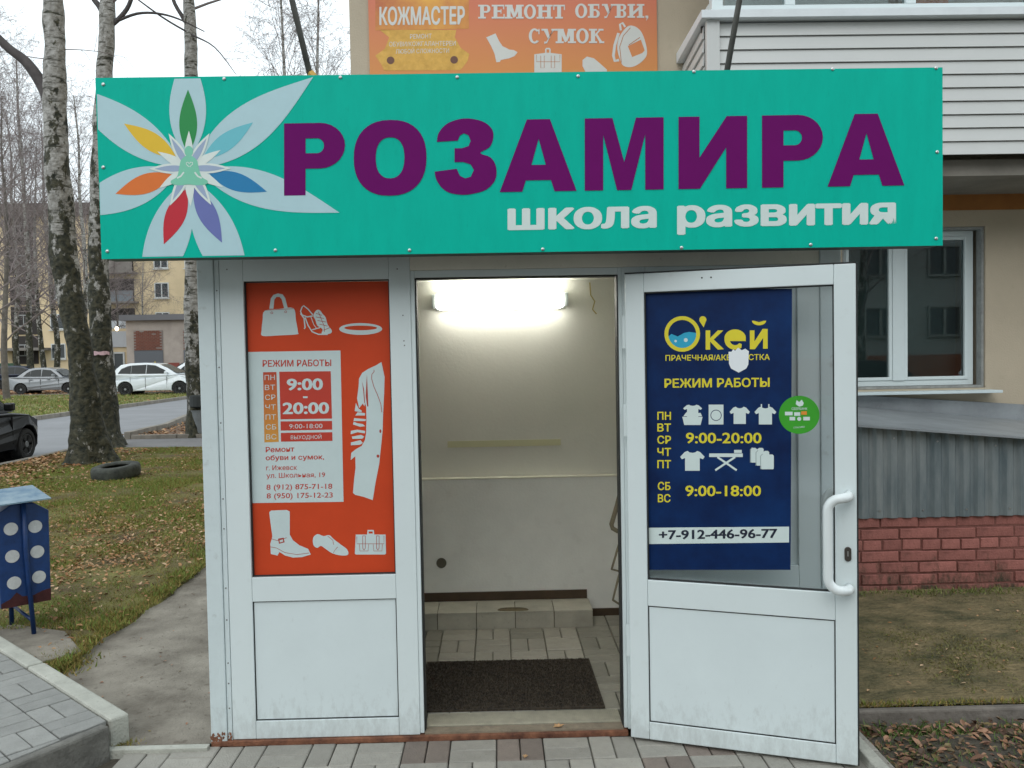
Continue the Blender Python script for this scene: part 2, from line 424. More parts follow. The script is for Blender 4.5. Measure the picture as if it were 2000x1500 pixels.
darkset = {(1, 0), (9, 0), (11, 0), (12, 1), (15, 0), (6, 1)}
paving('front_paving', -2.63+.0, 3.648-.2*6, 21, 6, Matrix.Translation((0, 0, -.03)), [PAV, PAVD], keep=lambda c: not in_raised(c) and c.y > 2.35,
       darks=lambda i, j: (j == 5 and i in (11, 13, 17)) or (j < 5 and (i*7+j*5) % 11 == 0), sink=.021)
MB().box(-1.90, -1.275, 3.60, 3.64, -.06, -.012).build('edging_strip', CONC_L, None, bevel=.004)['kind'] = 'structure'
sheet('car_park_asphalt', [(-40, -60), (60, -60), (60, -3.0), (-40, -3.0)], -.10, ASPH)

# raised pavement on the left, rotated
nB = Vector((dA.y, -dA.x, 0))
if nB.dot(dB) < 0: nB = -nB
M = Matrix(((dA.x, nB.x, 0, Cq.x), (dA.y, nB.y, 0, Cq.y), (0, 0, 1, .098), (0, 0, 0, 1)))
pts = [Cq+dA*.0, Cq+dA*6, Cq+dA*6+dB*2.6, Cq+dB*2.6]
Mq = (pts[0]+pts[2])/2; mb = MB(); b = [(p.x+(Mq.x-p.x)*.012, p.y+(Mq.y-p.y)*.012) for p in pts]
mb.v = [(x, y, -.12) for x, y in b]+[(x, y, .078) for x, y in b]
mb.f = [(3, 2, 1, 0), (4, 5, 6, 7), (0, 1, 5, 4), (1, 2, 6, 5), (2, 3, 7, 6), (3, 0, 4, 7)]
mb.build('raised_pavement', JOINT)['kind'] = 'structure'
kerb('raised_pavement_edging', [tuple((Cq+dA*.0+nB*.045)[:2]), tuple((Cq+dA*5.0+nB*.045)[:2])], .085, -.08, .108, CONC_L, 1.0)
kerb('raised_pavement_front_kerb', [tuple((Cq+dB*.11)[:2]), tuple((Cq+dB*2.61)[:2])], .055, -.08, .100, mat('dark_kerb_concrete', (.14, .135, .12), .9, var=.35, vscale=9, bump=.8, bscale=45, dirt=.6), .5)
MiI = M.inverted(); nA = Vector((dB.y, -dB.x, 0)).normalized()
if nA.dot(dA) < 0: nA = -nA
def loc2(p): q = MiI @ p; return (q.x, q.y)
R0 = Cq+dA*.088/abs(dA.dot(nA))*1.0+dB*.098; R0 = Cq+dA*.0+dB*.0
def corner(a, b):                                                    # point a inside the front edge, b inside the long edge
    den = dA.x*dB.y-dA.y*dB.x; p = Cq+nA*a+nB*b; ka = dA.dot(nA); kb = dB.dot(nB)
    return Cq+dA*(a/ka)+dB*(b/kb)
e0 = corner(.036, .092); e1 = corner(3.2, .092); e2 = corner(3.2, 2.0); e3 = corner(.036, 2.0)
reg = [loc2(Vector((p.x, p.y, .098))) for p in (e0, e1, e2, e3)]
rroot = bpy.data.objects.new('raised_paving', None); COL.objects.link(rroot); rroot['kind'] = 'structure'; rroot.matrix_world = M
for i in range(-4, 20):
    for j in range(0, 10):
        for k in (0, 1):
            vert = (i+j) % 2 == 0; x = i*.2+(k*.1 if vert else 0); y = .094+j*.2+(0 if vert else k*.1); g_ = .0028
            dx, dy = (.1, .2) if vert else (.2, .1); q = clip([(x+g_, y+g_), (x+dx-g_, y+g_), (x+dx-g_, y+dy-g_), (x+g_, y+dy-g_)], reg)
            if len(q) < 3: continue
            ar = abs(sum(q[t][0]*q[(t+1) % len(q)][1]-q[(t+1) % len(q)][0]*q[t][1] for t in range(len(q))))/2
            wp = M @ Vector((x, y, 0))
            if ar < .0006 or wp.y < 2.5 or wp.x < -4.4: continue
            dz = random.uniform(-.0015, .0015)
            MB().plate(q, -.0195, dz).build('paver', PAVR, rroot, bevel=.003, segs=1)
# slab under the bin
MB().plate([(-3.6, 4.75), (-2.62, 4.52), (-2.38, 4.78), (-2.66, 5.15), (-3.5, 5.5)], -.05, .02).build('bin_slab', CONC, None, bevel=.01)['kind'] = 'structure'

# ================================================================== NEAR APARTMENT BUILDING
BEIGE = mat('beige_render', (.47, .40, .30), .9, var=.07, vscale=1.5, bump=.35, bscale=80, dirt=.08)
BEIGE2 = mat('rough_beige_render', (.44, .39, .28), .9, var=.1, vscale=3, bump=.6, bscale=60)
SIDING = mat('vinyl_siding', (.57, .58, .565), .45, var=.04, vscale=1.2)
DARKMET = mat('dark_metal_trim', (.06, .055, .05), .6)
bld = thing('apartment_building', 'beige rendered apartment building that the white entrance kiosk is built against', 'building', (0, 7.1, 0))
def P(mb, name, m, par, **k):                                      # build in world coordinates under a parent at its own origin
    o = mb.build(name, m, par, **k); o.location = -Vector(par.location) if par.parent is None else (0, 0, 0)
    return o
WX0, WX1, WZ0, WZ1 = 2.93, 4.15, 1.30, 2.665
mb = MB()
mb.box(-1.16, WX0, 7.1, 7.45, -.1, 14.5); mb.box(WX1, 14, 7.1, 7.45, -.1, 14.5); mb.box(WX0, WX1, 7.1, 7.45, -.1, WZ0); mb.box(WX0, WX1, 7.1, 7.45, WZ1, 14.5)
mb.box(-1.16, -.81, 7.45, 19, -.1, 14.5); mb.box(13.65, 14, 7.45, 19, -.1, 14.5); mb.box(-.81, 13.65, 18.65, 19, -.1, 14.5)
P(mb, 'wall', BEIGE, bld); P(MB().box(-1.4, 14.3, 6.9, 19.3, 14.5, 14.7), 'roof', DARKMET, bld)
P(MB().box(WX0-.1, WX1+.1, 7.75, 7.79, .9, 3.0), 'pane_backing', mat('pane_backing_pale', (.42, .46, .46), .9), bld)  # pale panel added close behind the panes to lift their blacks
P(MB().box(1.55, 9.2, 7.085, 7.098, 2.80, 2.94), 'orange_wall_strip', mat('orange_band', (.33, .13, .03), .8, var=.15, vscale=5), bld)  # orange strip along the wall just under the balcony
# window with reveals
wn = P(MB().frame(2.95, 4.10, 1.325, 2.64, .045, 7.20, 7.26, wb=.045).box(3.40, 3.50, 7.185, 7.26, 1.371, 2.594), 'window', PVC, bld)
for k, (a, b_) in enumerate(((2.995, 3.40), (3.50, 4.055))):
    MB().frame(a+.002, b_-.002, 1.372, 2.593, .028, 7.19, 7.245).build('sash', PVC, wn, bevel=.003)
    MB().box(a+.03, b_-.03, 7.215, 7.221, 1.40, 2.565).build('pane', glassmat('window_glass', (.62, .72, .72), ior=1.8), wn)
MB().box(WX0, WX1+.05, 6.93, 7.19, 1.262, 1.285).build('sill', WHITE, wn, bevel=.003)
MB().frame(2.932, 4.148, 1.302, 2.663, .02, 7.12, 7.199).build('reveal_trim', mat('reveal_plaster', (.30, .31, .30), .9, var=.2, vscale=20), wn)
# balcony with siding
bal = P(MB().box(1.60, 9.0, 6.32, 7.098, 2.93, 3.05), 'balcony', mat('balcony_slab', (.24, .22, .19), .9, var=.2, vscale=3), bld)
def sub(mb, name, m, par, **k): return mb.build(name, m, par, **k)
# each siding board tilts out at its lower edge
def board(a, b, z, h):
    """a,b ends in plan; the outside is on the right-hand side when going a->b"""
    a = Vector((*a, 0)); b = Vector((*b, 0)); d = (b-a).normalized(); n = Vector((d.y, -d.x, 0)); mb = MB()
    pr = [(0, 0), (.016, 0), (.014, h*.12), (.002, h*.92), (-.004, h*.94), (-.004, h-.002)]
    v = []
    for e in (a, b): v += [tuple(e+n*o+Vector((0, 0, z+q))) for o, q in pr]
    k = len(pr); f = [tuple(range(k)), tuple(reversed(range(k, 2*k)))]+[(i, (i+1) % k, k+(i+1) % k, k+i) for i in range(k)]
    mb.v = v; mb.f = f; return mb
for i in range(10):
    z = 3.06+i*.0975
    board((1.66, 6.2), (9.0, 6.2), z, .0975).build('siding_board', SIDING, bal)
    board((1.6, 7.09), (1.565, 6.24), z, .0975).build('siding_board', SIDING, bal)
MB().box(1.565, 1.66, 6.16, 6.215, 3.04, 4.045).build('corner_trim', SIDING, bal, bevel=.004)
mbc = MB(); mbc.v = [(1.52, 6.12, 4.045), (9, 6.12, 4.045), (9, 7.09, 4.05), (1.545, 7.09, 4.05), (1.52, 6.12, 4.10), (9, 6.12, 4.10), (9, 7.09, 4.13), (1.545, 7.09, 4.13)]
mbc.f = [(0, 3, 2, 1), (4, 5, 6, 7), (0, 1, 5, 4), (1, 2, 6, 5), (2, 3, 7, 6), (3, 0, 4, 7)]
mbc.build('parapet_cap', mat('cap_white', (.70, .74, .76), .4, var=.05), bal)
MB().box(1.555, 9, 6.28, 6.30, 4.00, 4.044).build('cap_soffit', DARKMET, bal)
mbw = MB()
mbw.box(1.62, 1.70, 6.22, 6.30, 4.11, 5.5).box(1.62, 9, 6.22, 6.30, 5.5, 5.58)
for x in (2.16, 3.05, 3.95, 5.0, 6.0): mbw.box(x, x+.07, 6.22, 6.29, 4.17, 5.5)
mbw.box(1.70, 9, 6.22, 6.29, 4.11, 4.168); mbw.box(1.62, 1.68, 6.32, 7.09, 4.14, 4.22)
mbw.build('balcony_glazing_frame', PVC, bal)
MB().box(1.72, 9, 6.25, 6.256, 4.17, 5.5).build('balcony_pane', glassmat('balcony_glass', (.8, .85, .85)), bal)
MB().box(3.10, 3.42, 6.33, 6.36, 4.13, 5.3).build('orange_curtain', mat('orange_cloth', (.55, .16, .03), .9), bal)
MB().box(1.70, 3.0, 6.40, 6.42, 4.14, 5.4).build('white_curtain', mat('white_cloth', (.62, .62, .58), .9), bal)
MB().box(1.50, 9, 6.05, 7.09, 5.585, 5.7).build('balcony_roof', DARKMET, bal)

# ------------------------------------------------------------------ cellar lid structure right of the kiosk
cel = thing('cellar_parapet', 'low brick and corrugated metal cellar enclosure with grey sloping metal lid under the window', 'enclosure', (2.9, 5.6, 0))
BRICK = rnd((.31, .115, .095), .85, .14, name='painted_red_brick', var=.25, vscale=9, dirt=.3, bump=.6, bscale=60)
grime(BRICK, .30, 1.0, (.035, .035, .018), 14)
MORT = mat('red_mortar', (.19, .075, .06), .95, var=.2, vscale=20, bump=.5, bscale=80)
P(MB().box(1.52, 4.6, 5.615, 5.75, -.12, .512), 'mortar_backing', MORT, cel)
bm_ = {}
def brick_at(x0, x1, z0, z1):
    w_ = round(x1-x0, 3)
    if w_ not in bm_:
        mb = MB().box(-w_/2, w_/2, -.05, .05, -(z1-z0)/2, (z1-z0)/2); me = bpy.data.meshes.new('brick'); me.from_pydata(mb.v, [], mb.f); me.materials.append(BRICK); bm_[w_] = me
    o = bpy.data.objects.new('brick', bm_[w_]); COL.objects.link(o); o.parent = cel; KIDS.setdefault(cel.name, []).append(o)
    o.location = ((x0+x1)/2-2.9, 5.659-5.6+random.uniform(-.007, .003), (z0+z1)/2+random.uniform(-.003, .003)); o.rotation_euler = (random.uniform(-.03, .03), random.uniform(-.012, .012), random.uniform(-.015, .015))
    md = o.modifiers.new('edge', 'BEVEL'); md.width = .0045; md.segments = 2
for r in range(7):
    z0 = .515-.0775*(r+1); hd = r == 2; L = .133 if hd else .262; x = 1.52+(.13 if r % 2 else 0)
    while x < 4.5: brick_at(x, x+L-.012, z0+.006, z0+.0715); x += L
# corrugated sheet whose top follows the sloping lid
def lidz(x): return 1.135-(x-2.38)*.092
v = []; f = []; n = 0; x = 1.5
while x < 4.6:
    ph = (x/.098) % 1; tri_ = min(1, max(0, (abs(ph-.5)*2-.28)/.26)); y = 5.60-.018*tri_
    v += [(x, y, .51), (x, y, lidz(x)-.005)]
    if n: f.append((n*2-2, n*2, n*2+1, n*2-1))
    n += 1; x += .0098
mb = MB(); mb.v = v; mb.f = f
cs = P(mb, 'corrugated_sheet', mat('galvanised_corrugated', (.13, .18, .205), .5, var=.2, vscale=6, col2=(.27, .29, .29), metal=.35, stretch=(1, 1, .2)), cel)
mb = MB()
for k in range(30):
    x = 1.6+k*.098
    for z in (.56, lidz(x)-.06):
        if (k+int(z*10)) % 3 == 0: mb.lathe([(.007, 0), (.006, .003)], 8, Matrix.Translation((x-x % .098+.0, 5.5815, z)) @ Matrix.Rotation(math.pi/2, 4, 'X'))
P(mb, 'sheet_screws', STEEL, cel)['kind'] = 'stuff'
LIDM = mat('galvanised_lid', (.30, .32, .335), .5, var=.18, vscale=4, metal=.3, dirt=.25)
a, b_ = 1.5, 4.6
def wedge(p):                                                       # 8 corners: bottom ring then top ring
    mb = MB(); mb.v = p; mb.f = [(0, 3, 2, 1), (4, 5, 6, 7), (0, 1, 5, 4), (1, 2, 6, 5), (2, 3, 7, 6), (3, 0, 4, 7)]; return mb
P(wedge([(a, 5.50, lidz(a)), (b_, 5.50, lidz(b_)), (b_, 7.055, .993), (a, 7.055, 1.295), (a, 5.50, lidz(a)+.014), (b_, 5.50, lidz(b_)+.014), (b_, 7.055, 1.007), (a, 7.055, 1.309)]), 'lid', LIDM, cel)
P(wedge([(a, 7.06, 1.25), (b_, 7.06, .95), (b_, 7.095, .95), (a, 7.095, 1.25), (a, 7.06, 1.374), (b_, 7.06, 1.14), (b_, 7.095, 1.142), (a, 7.095, 1.376)]), 'wall_flashing', LIDM, cel)
P(MB().box(1.52, 4.6, 5.75, 7.09, -.1, .2), 'cellar_floor', DARKIN, cel)
P(MB().box(4.55, 4.6, 5.62, 7.09, -.1, .93), 'end_wall', MORT, cel)

# mossy concrete slab and the soil strip in front of it
MOSS = mat('mossy_concrete', (.065, .068, .024), .95, var=.3, vscale=5, col2=(.20, .15, .075), bump=1.0, bscale=35, bdist=.03, dirt=.75, stretch=(.9, 1.3, 1), detail=9)
def moss_fn(x, y, h): return x, y, h+(y-3.8)*.006
bumpy('mossy_concrete_slab', 1.51, 8, 3.80, 5.63, .08, MOSS, .012, .005, moss_fn)
o = MB().box(1.51, 8, 3.765, 3.81, -.12, -.002).build('slab_edge', mat('broken_concrete_edge', (.17, .15, .13), .95, var=.3, vscale=8, bump=.8, bscale=30), None, bevel=.01); o['kind'] = 'structure'
bumpy('soil_bed', 1.52, 8, 2.2, 3.78, .05, mat('dark_soil', (.085, .058, .03), .95, var=.5, vscale=14, col2=(.16, .10, .05), bump=.9, bscale=60), .03, -.10)
MB().box(1.46, 1.515, 2.2, 3.765, -.1, .005).build('bed_edging', CONC_L, None, bevel=.006)['kind'] = 'structure'
# ================================================================== ENTRANCE KIOSK
KX0, KX1, KY = -1.277, 1.505, 3.67
kio = thing('entrance_kiosk', 'white framed entrance vestibule under the teal sign, built on to the beige building', 'entrance kiosk', (0, KY, 0))
mb = MB()
mb.box(KX0, KX0+.03, KY+.005, 7.095, -.03, 2.72); mb.box(KX1-.03, KX1, KY+.005, 7.095, -.03, 2.72)
P(mb, 'side_wall', WHITE_OLD, kio)
P(MB().box(KX0-.04, KX1+.04, 3.56, 7.09, 2.72, 2.78), 'roof', mat('kiosk_roof', (.25, .26, .26), .6, var=.2), kio)
# corner post made of two long folded strips with a rusty foot
P(MB().box(KX0, KX0+.070, KY-.012, KY+.03, -.018, 2.09), 'corner_post', WHITE_OLD, kio, bevel=.004)
P(MB().box(KX0+.0715, KX0+.092, KY-.006, KY+.03, -.012, 2.09), 'corner_post', WHITE_OLD, kio, bevel=.003)
P(MB().box(KX1-.092, KX1, KY-.012, KY+.03, -.018, 2.09), 'corner_post', WHITE_OLD, kio, bevel=.004)
P(MB().box(KX0, KX1, KY, KY+.06, 2.092, 2.72), 'fascia', WHITE_OLD, kio)
P(MB().box(KX0+.002, .55, KY-.018, KY+.09, -.036, -.012), 'bottom_rail', RUST, kio, bevel=.003)
mb = MB()                                                            # rust eating the post foot
for k in range(46):
    x = KX0+random.uniform(.0, .088); zc = -.012+abs(random.gauss(0, .022))*(1 if x > KX0+.05 else .7); r_ = random.uniform(.002, .0075)
    y = (KY-.0125 if x < KX0+.062 else KY-.0065)-.0006-k*.00002
    mb.quad(*[(x+r_*random.uniform(.5, 1.1)*math.cos(t*.9), y, zc+r_*random.uniform(.7, 1.6)*math.sin(t*.9)) for t in range(7)])
P(mb, 'rust_stain', RUST, kio)
# left light: pvc frame, glass with poster, lower panel
FX0, FX1, FZ0, FZ1 = -1.1835, -.366, -.010, 2.088
GX0, GX1 = -1.083, -.457
mb = MB().box(FX0, GX0, KY-.004, KY+.06, FZ0, FZ1).box(GX1, FX1, KY-.004, KY+.06, FZ0, FZ1)
P(mb, 'frame_stile', PVC, kio, bevel=.0025)
for z0, z1 in ((1.988, FZ1), (.596, .702), (FZ0, .068)):
    P(MB().box(GX0+.0008, GX1-.0008, KY-.0035, KY+.06, z0, z1), 'frame_rail', PVC, kio, bevel=.002)
P(MB().box(GX0-.001, GX1+.001, KY+.026, KY+.034, .702, 1.988), 'pane', glassmat('clear_glass', (.97, .98, .98)), kio)
P(MB().frame(GX0, GX1, .702, 1.988, .005, KY+.010, KY+.026), 'gasket', RUBBER, kio)
P(MB().frame(GX0, GX1, .068, .596, .004, KY+.004, KY+.02), 'gasket', RUBBER, kio)
P(MB().box(GX0+.004, GX1-.004, KY+.006, KY+.03, .072, .592), 'lower_panel', mat('panel_white', (.67, .75, .76), .35, var=.03, vscale=3, bump=.05, bscale=30), kio, bevel=.002)
# door frame: slim jambs and head
JL, JR, HZ = -.366, .551, 1.992
mb = MB().box(JL+.0005, JL+.018, KY+.0, KY+.085, -.005, HZ+.03)
P(mb, 'door_jamb', PVC, kio, bevel=.002)
P(MB().box(JL+.0185, JL+.0245, KY+.015, KY+.08, .0, HZ-.002), 'gasket', RUBBER, kio)
P(MB().box(JR-.016, JR, KY+.0, KY+.085, -.005, HZ+.03), 'door_jamb', PVC, kio, bevel=.002)
P(MB().box(JR-.022, JR-.0165, KY+.015, KY+.08, .0, HZ-.002), 'gasket', RUBBER, kio)
P(MB().box(JL+.0185, JR-.0165, KY+.0, KY+.085, HZ, HZ+.03), 'door_head', PVC, kio, bevel=.002)
P(MB().box(JL+.025, JR-.0225, KY+.015, KY+.08, HZ-.006, HZ-.0005), 'gasket', RUBBER, kio)
P(MB().box(FX1+.0005, KX1-.092, KY-.003, KY+.06, HZ+.031, 2.09), 'lintel', mat('lintel_white', (.78, .76, .66), .5, var=.05, dirt=.25), kio, bevel=.002)
# right side light behind the open door
P(MB().box(JR+.0008, JR+.10, KY-.004, KY+.06, FZ0, HZ+.030), 'frame_stile', PVC, kio, bevel=.0025)
P(MB().box(1.315, KX1-.0925, KY-.004, KY+.06, FZ0, HZ+.030), 'frame_stile', PVC, kio, bevel=.0025)
for z0, z1 in ((1.93, HZ+.030), (.596, .702), (FZ0, .068)):
    P(MB().box(JR+.101, 1.3145, KY-.0035, KY+.06, z0, z1), 'frame_rail', PVC, kio, bevel=.002)
P(MB().box(JR+.101, 1.3145, KY+.012, KY+.03, .702, 1.93), 'side_panel', mat('panel_white', (0, 0, 0)), kio)
P(MB().box(JR+.101, 1.3145, KY+.012, KY+.03, .068, .596), 'side_panel', mat('panel_white', (0, 0, 0)), kio)
# interior: floor, walls, ceiling, stepped back wall
P(MB().box(KX0+.03, KX1-.03, KY+.09, 5.5, 2.12, 2.15), 'ceiling', INNER, kio)
P(MB().box(KX0+.03, KX1-.03, 5.36, 5.5, .882, 2.12), 'back_wall', INNER, kio)
P(MB().box(KX0+.03, KX1-.03, 5.30, 5.5, -.05, .872), 'dado_wall', INNER_LOW, kio)
P(MB().box(KX0+.03, KX1-.03, 5.294, 5.3595, .8722, .881), 'ledge', mat('ledge_white', (.75, .73, .62), .4), kio, bevel=.002)
P(MB().box(KX0+.031, KX0+.06, KY+.09, 5.36, -.05, 2.12), 'inner_lining', INNER, kio)
P(MB().box(.86, .89, KY+.09, 5.29, -.05, 2.12), 'inner_lining', INNER, kio)
P(MB().box(KX0+.06, .545, 5.286, 5.2995, .104, .158), 'skirting', mat('brown_skirting', (.07, .045, .025), .7, var=.2), kio)
P(MB().box(.56, .86, 5.286, 5.2995, -.022, .035), 'skirting', mat('brown_skirting', (0, 0, 0)), kio)
# raised step of yellowish tiles
TILE = rnd((.42, .40, .33), .6, .12, name='ochre_floor_tile', var=.15, vscale=8, dirt=.3, bump=.15, bscale=60)
P(MB().box(KX0+.06, .55, 5.06, 5.285, -.04, .094), 'step_core', mat('step_grout', (.12, .10, .06), .9), kio)
for k in range(7):
    x1 = .553-k*.235; x0 = max(x1-.231, KX0+.062)
    P(MB().box(x0, x1, 5.045, 5.284, .0945, .104), 'step_tile', TILE, kio, bevel=.0015)
    P(MB().box(x0, x1, 5.048, 5.0595, -.02, .0935), 'step_tile', TILE, kio, bevel=.0015)
P(MB().plate(lerp_loop([(-.02, 5.07), (.05, 5.052), (.16, 5.06), (.15, 5.11), (.08, 5.13), (.0, 5.12)], 3), .1041, .1046), 'step_stain', mat('dark_stain', (.12, .095, .05), .9, var=.5, vscale=20), kio)
P(MB().box(KX0+.06, .86, 3.86, 5.284, -.08, -.016), 'inner_subfloor', mat('pale_joint', (.17, .16, .12), .9, var=.2, vscale=20), kio)
PAVI = rnd((.34, .32, .27), .55, .08, name='inner_paver_concrete', var=.13, vscale=9, dirt=.25, bump=.2, bscale=60)
PAVI2 = rnd((.24, .23, .19), .55, .12, name='inner_grey_paver', var=.13, vscale=9, dirt=.3, bump=.2, bscale=60)
ip = paving('vestibule_paving', -.75, 3.86, 8, 7, Matrix.Translation((0, 0, 0)), [PAVI, PAVI2], mod=.2, keep=lambda c: c.y < 5.04 or (c.x > .6 and c.y < 5.25),
            darks=lambda i, j: i >= 6 or i == 1 or (i*5+j*3) % 7 == 0, sink=.014)
# threshold: rusty beam, cement strip, ribbed aluminium plate
P(MB().box(JL+.02, JR-.02, KY+.0, KY+.055, -.03, -.004), 'threshold', mat('threshold_cement', (.22, .18, .13), .9, var=.25, vscale=20, dirt=.5, bump=.4), kio)
P(MB().box(JL+.02, JR-.02, KY+.056, 3.858, -.03, .0), 'threshold_plate', ALU, kio)
mb = MB()
for k in range(96):
    x = JL+.03+k*.009
    mb.box(x, x+.0035, KY+.066, 3.852, .0002, .0026)
P(mb, 'threshold_ribs', ALU, kio)
mb = MB()                                                            # screw heads on the post
for z in (.13, .24, .33, .52, .66, .92, 1.05, 1.38, 1.62, 1.95): mb.lathe([(.0035, 0), (.0028, .0012)], 8, Matrix.Translation((KX0+.082, KY-.0062, z)) @ Matrix.Rotation(math.pi/2, 4, 'X'))
for x, z in ((-.40, 1.83), (-.398, 1.72), (-.396, 1.70), (-.42, 2.03), (-1.15, 2.04)): mb.lathe([(.003, 0), (.0025, .001)], 8, Matrix.Translation((x, KY-.0042, z)) @ Matrix.Rotation(math.pi/2, 4, 'X'))
P(mb, 'screw_head', mat('dark_screw', (.12, .12, .12), .5), kio)
mb = MB(); mb.lathe([(.032, 0), (.032, .006), (.026, .008)], 20, Matrix.Translation((-.371, 5.2995, .347)) @ Matrix.Rotation(math.pi/2, 4, 'X'))
P(mb, 'wall_vent_cap', mat('vent_brown', (.12, .11, .08), .7), kio)
P(MB().box(-.32, .40, 5.356, 5.3595, 1.070, 1.110), 'lamp_reflection_strip', mat('reflection_yellow', (.62, .61, .40), .6), kio)  # the lamp's reflection on the wall, painted as a pale yellow strip

# strip lamp on the back wall
lamp = thing('strip_light', 'glowing white fluorescent strip light high on the back wall inside the entrance', 'ceiling light', (.03, 5.33, 1.99))
P(MB().box(-.37, .43, 5.325, 5.359, 1.94, 2.045), 'lamp_base', PVC, lamp, bevel=.006)
em = bpy.data.materials.new('lamp_glow'); em.use_nodes = True; b = em.node_tree.nodes['Principled BSDF']
b.inputs['Emission Color'].default_value = (1, .97, .87, 1); b.inputs['Emission Strength'].default_value = 8.5; b.inputs['Base Color'].default_value = (.8, .8, .8, 1)
P(MB().box(-.365, .425, 5.24, 5.324, 1.935, 2.05), 'diffuser', em, lamp, bevel=.036, segs=4)
P(MB().tube([(.60, 5.352, 2.10), (.605, 5.352, 2.02), (.63, 5.352, 1.98), (.615, 5.352, 1.93), (.64, 5.352, 1.90)], .004, 5), 'cable', mat('cable_yellowed', (.42, .34, .12), .6), lamp)
for x0_, x1_ in ((-.395, -.366), (.426, .455)): P(MB().box(x0_, x1_, 5.262, 5.3585, 1.95, 2.035), 'lamp_end_cap', PVC, lamp, bevel=.008)
# stair rail to the right inside
rail = thing('stair_rail', 'beige painted bent steel handrail just inside the door opening on the right', 'handrail', (.70, 4.7, 0))
RAILM = mat('beige_rail', (.24, .21, .14), .5)
mb = MB().tube([(.74, 4.75, 1.02), (.70, 4.72, .93), (.662, 4.70, .80), (.628, 4.70, .69), (.634, 4.70, .668), (.66, 4.70, .652), (.74, 4.72, .64)], .013, 8)
P(mb, 'handrail_tube', RAILM, rail, smooth=True)
mb = MB().tube([(.70, 4.72, .66), (.66, 4.70, .55), (.626, 4.70, .437), (.70, 4.72, .41)], .007, 6).tube([(.70, 4.72, .50), (.655, 4.70, .36), (.63, 4.70, .262), (.73, 4.72, .19)], .007, 6).tube([(.735, 4.73, 1.0), (.735, 4.73, -.02)], .014, 8)
P(mb, 'baluster', RAILM, rail, smooth=True)
# door mat
dm = thing('doormat', 'dark brown bristly doormat just inside the threshold of the open doorway', 'doormat', (.04, 4.17, 0))
v = []; mb = MB().plate([(-.40, 3.866), (.475, 3.862), (.468, 4.49), (-.405, 4.50)], .0015, .010)
MATM = mat('bristle_mat', (.022, .018, .012), .95, var=.5, vscale=60, col2=(.06, .045, .03), bump=1, bscale=300)
P(mb, 'mat_backing', MATM, dm)
mb = MB()
for k in range(9000):
    x = random.uniform(-.395, .462); y = random.uniform(3.872, 4.487); h = random.uniform(.006, .012); dx, dy = random.uniform(-.006, .006), random.uniform(-.006, .006)
    mb.quad((x-.002, y, .0098), (x+.002, y, .0098), (x+dx, y+dy, .0098+h))
o = P(mb, 'bristles', MATM, dm); o['kind'] = 'stuff'

# ================================================================== DOOR
H = Vector((.555, 3.60, 0)); du = Vector((.855, -.305, 0)).normalized(); dn = Vector((du.y, -du.x, 0))      # dn points to the viewer
DM = Matrix(((du.x, -dn.x, 0, 0), (du.y, -dn.y, 0, 0), (0, 0, 1, 0), (0, 0, 0, 1)))                         # local y = away from the viewer
door = thing('glazed_door', 'open white glazed door with D-shaped pull handle, right of the doorway', 'door', tuple(H))
def D(mb, name, m, **k):
    mb.v = [tuple(DM @ Vector(p)) for p in mb.v]; return mb.build(name, m, door, **k)
S0, S1, Z0, Z1 = -.003, .911, -.016, 1.985
gs0, gs1, gz0, gz1 = .078, .830, .677, 1.905; ps0, ps1, pz0, pz1 = .072, .812, .060, .565
D(MB().box(S0, gs0, 0, .06, Z0, Z1), 'stile', PVC, bevel=.004); D(MB().box(gs1, S1, 0, .06, Z0, Z1), 'stile', PVC, bevel=.004)
for z0, z1 in ((Z0, pz0), (pz1, gz0), (gz1, Z1)): D(MB().box(gs0+.0006, gs1-.0006, .0006, .0595, z0, z1), 'rail', PVC, bevel=.003)
D(MB().frame(gs0, gs1, pz0, pz1, .004, .005, .02).frame(gs0, gs1, gz0, gz1, .005, .010, .0255).box(S0, S1+.0, .0, .055, Z1+.0005, Z1+.006).box(S1+.0005, S1+.006, .004, .055, Z0, Z1), 'gasket', RUBBER)
D(MB().box(gs0+.004, gs1-.004, .007, .04, pz0+.004, pz1-.004), 'lower_panel', mat('panel_white', (0, 0, 0)), bevel=.002)
D(MB().box(gs0-.003, gs1+.003, .026, .033, gz0, gz1), 'pane', glassmat('clear_glass'))
def pull(sgn):
    base = 0 if sgn < 0 else .06; y1 = base+sgn*.075; st, sb, sx = .880, .880, .800
    pts = [(st, base, 1.072), (st, base+sgn*.03, 1.072), (st-.008, base+sgn*.055, 1.070), (st-.03, y1, 1.068)]
    for k in range(7):
        t = k/6*math.pi/2; pts.append((sx+.05-.05*math.sin(t), y1, 1.018+.05*math.cos(t)))
    for k in range(7):
        t = k/6*math.pi/2; pts.append((sx+.05-.05*math.cos(t), y1, .755-.05*math.sin(t)))
    pts += [(sb-.03, y1, .704), (sb-.008, base+sgn*.055, .702), (sb, base+sgn*.03, .701), (sb, base, .701)]
    return MB().tube(pts, .019, 14)
D(pull(-1), 'handle', mat('white_handle', (.74, .79, .79), .25), smooth=True); D(pull(1), 'handle', mat('white_handle', (0, 0, 0)), smooth=True)
mb = MB().prism([(.877+.013*math.cos(t)*1.0, .836+.016*(1 if math.sin(t) > 0 else -1)+.013*math.sin(t)) for t in [2*math.pi*k/24 for k in range(24)]], -.006, -.0002)
D(mb, 'lock_plate', mat('grey_lock_plate', (.10, .09, .08), .4, metal=.6), bevel=.001)
D(MB().box(.8745, .8795, -.0068, -.0062, .828, .848), 'keyhole', STEEL)
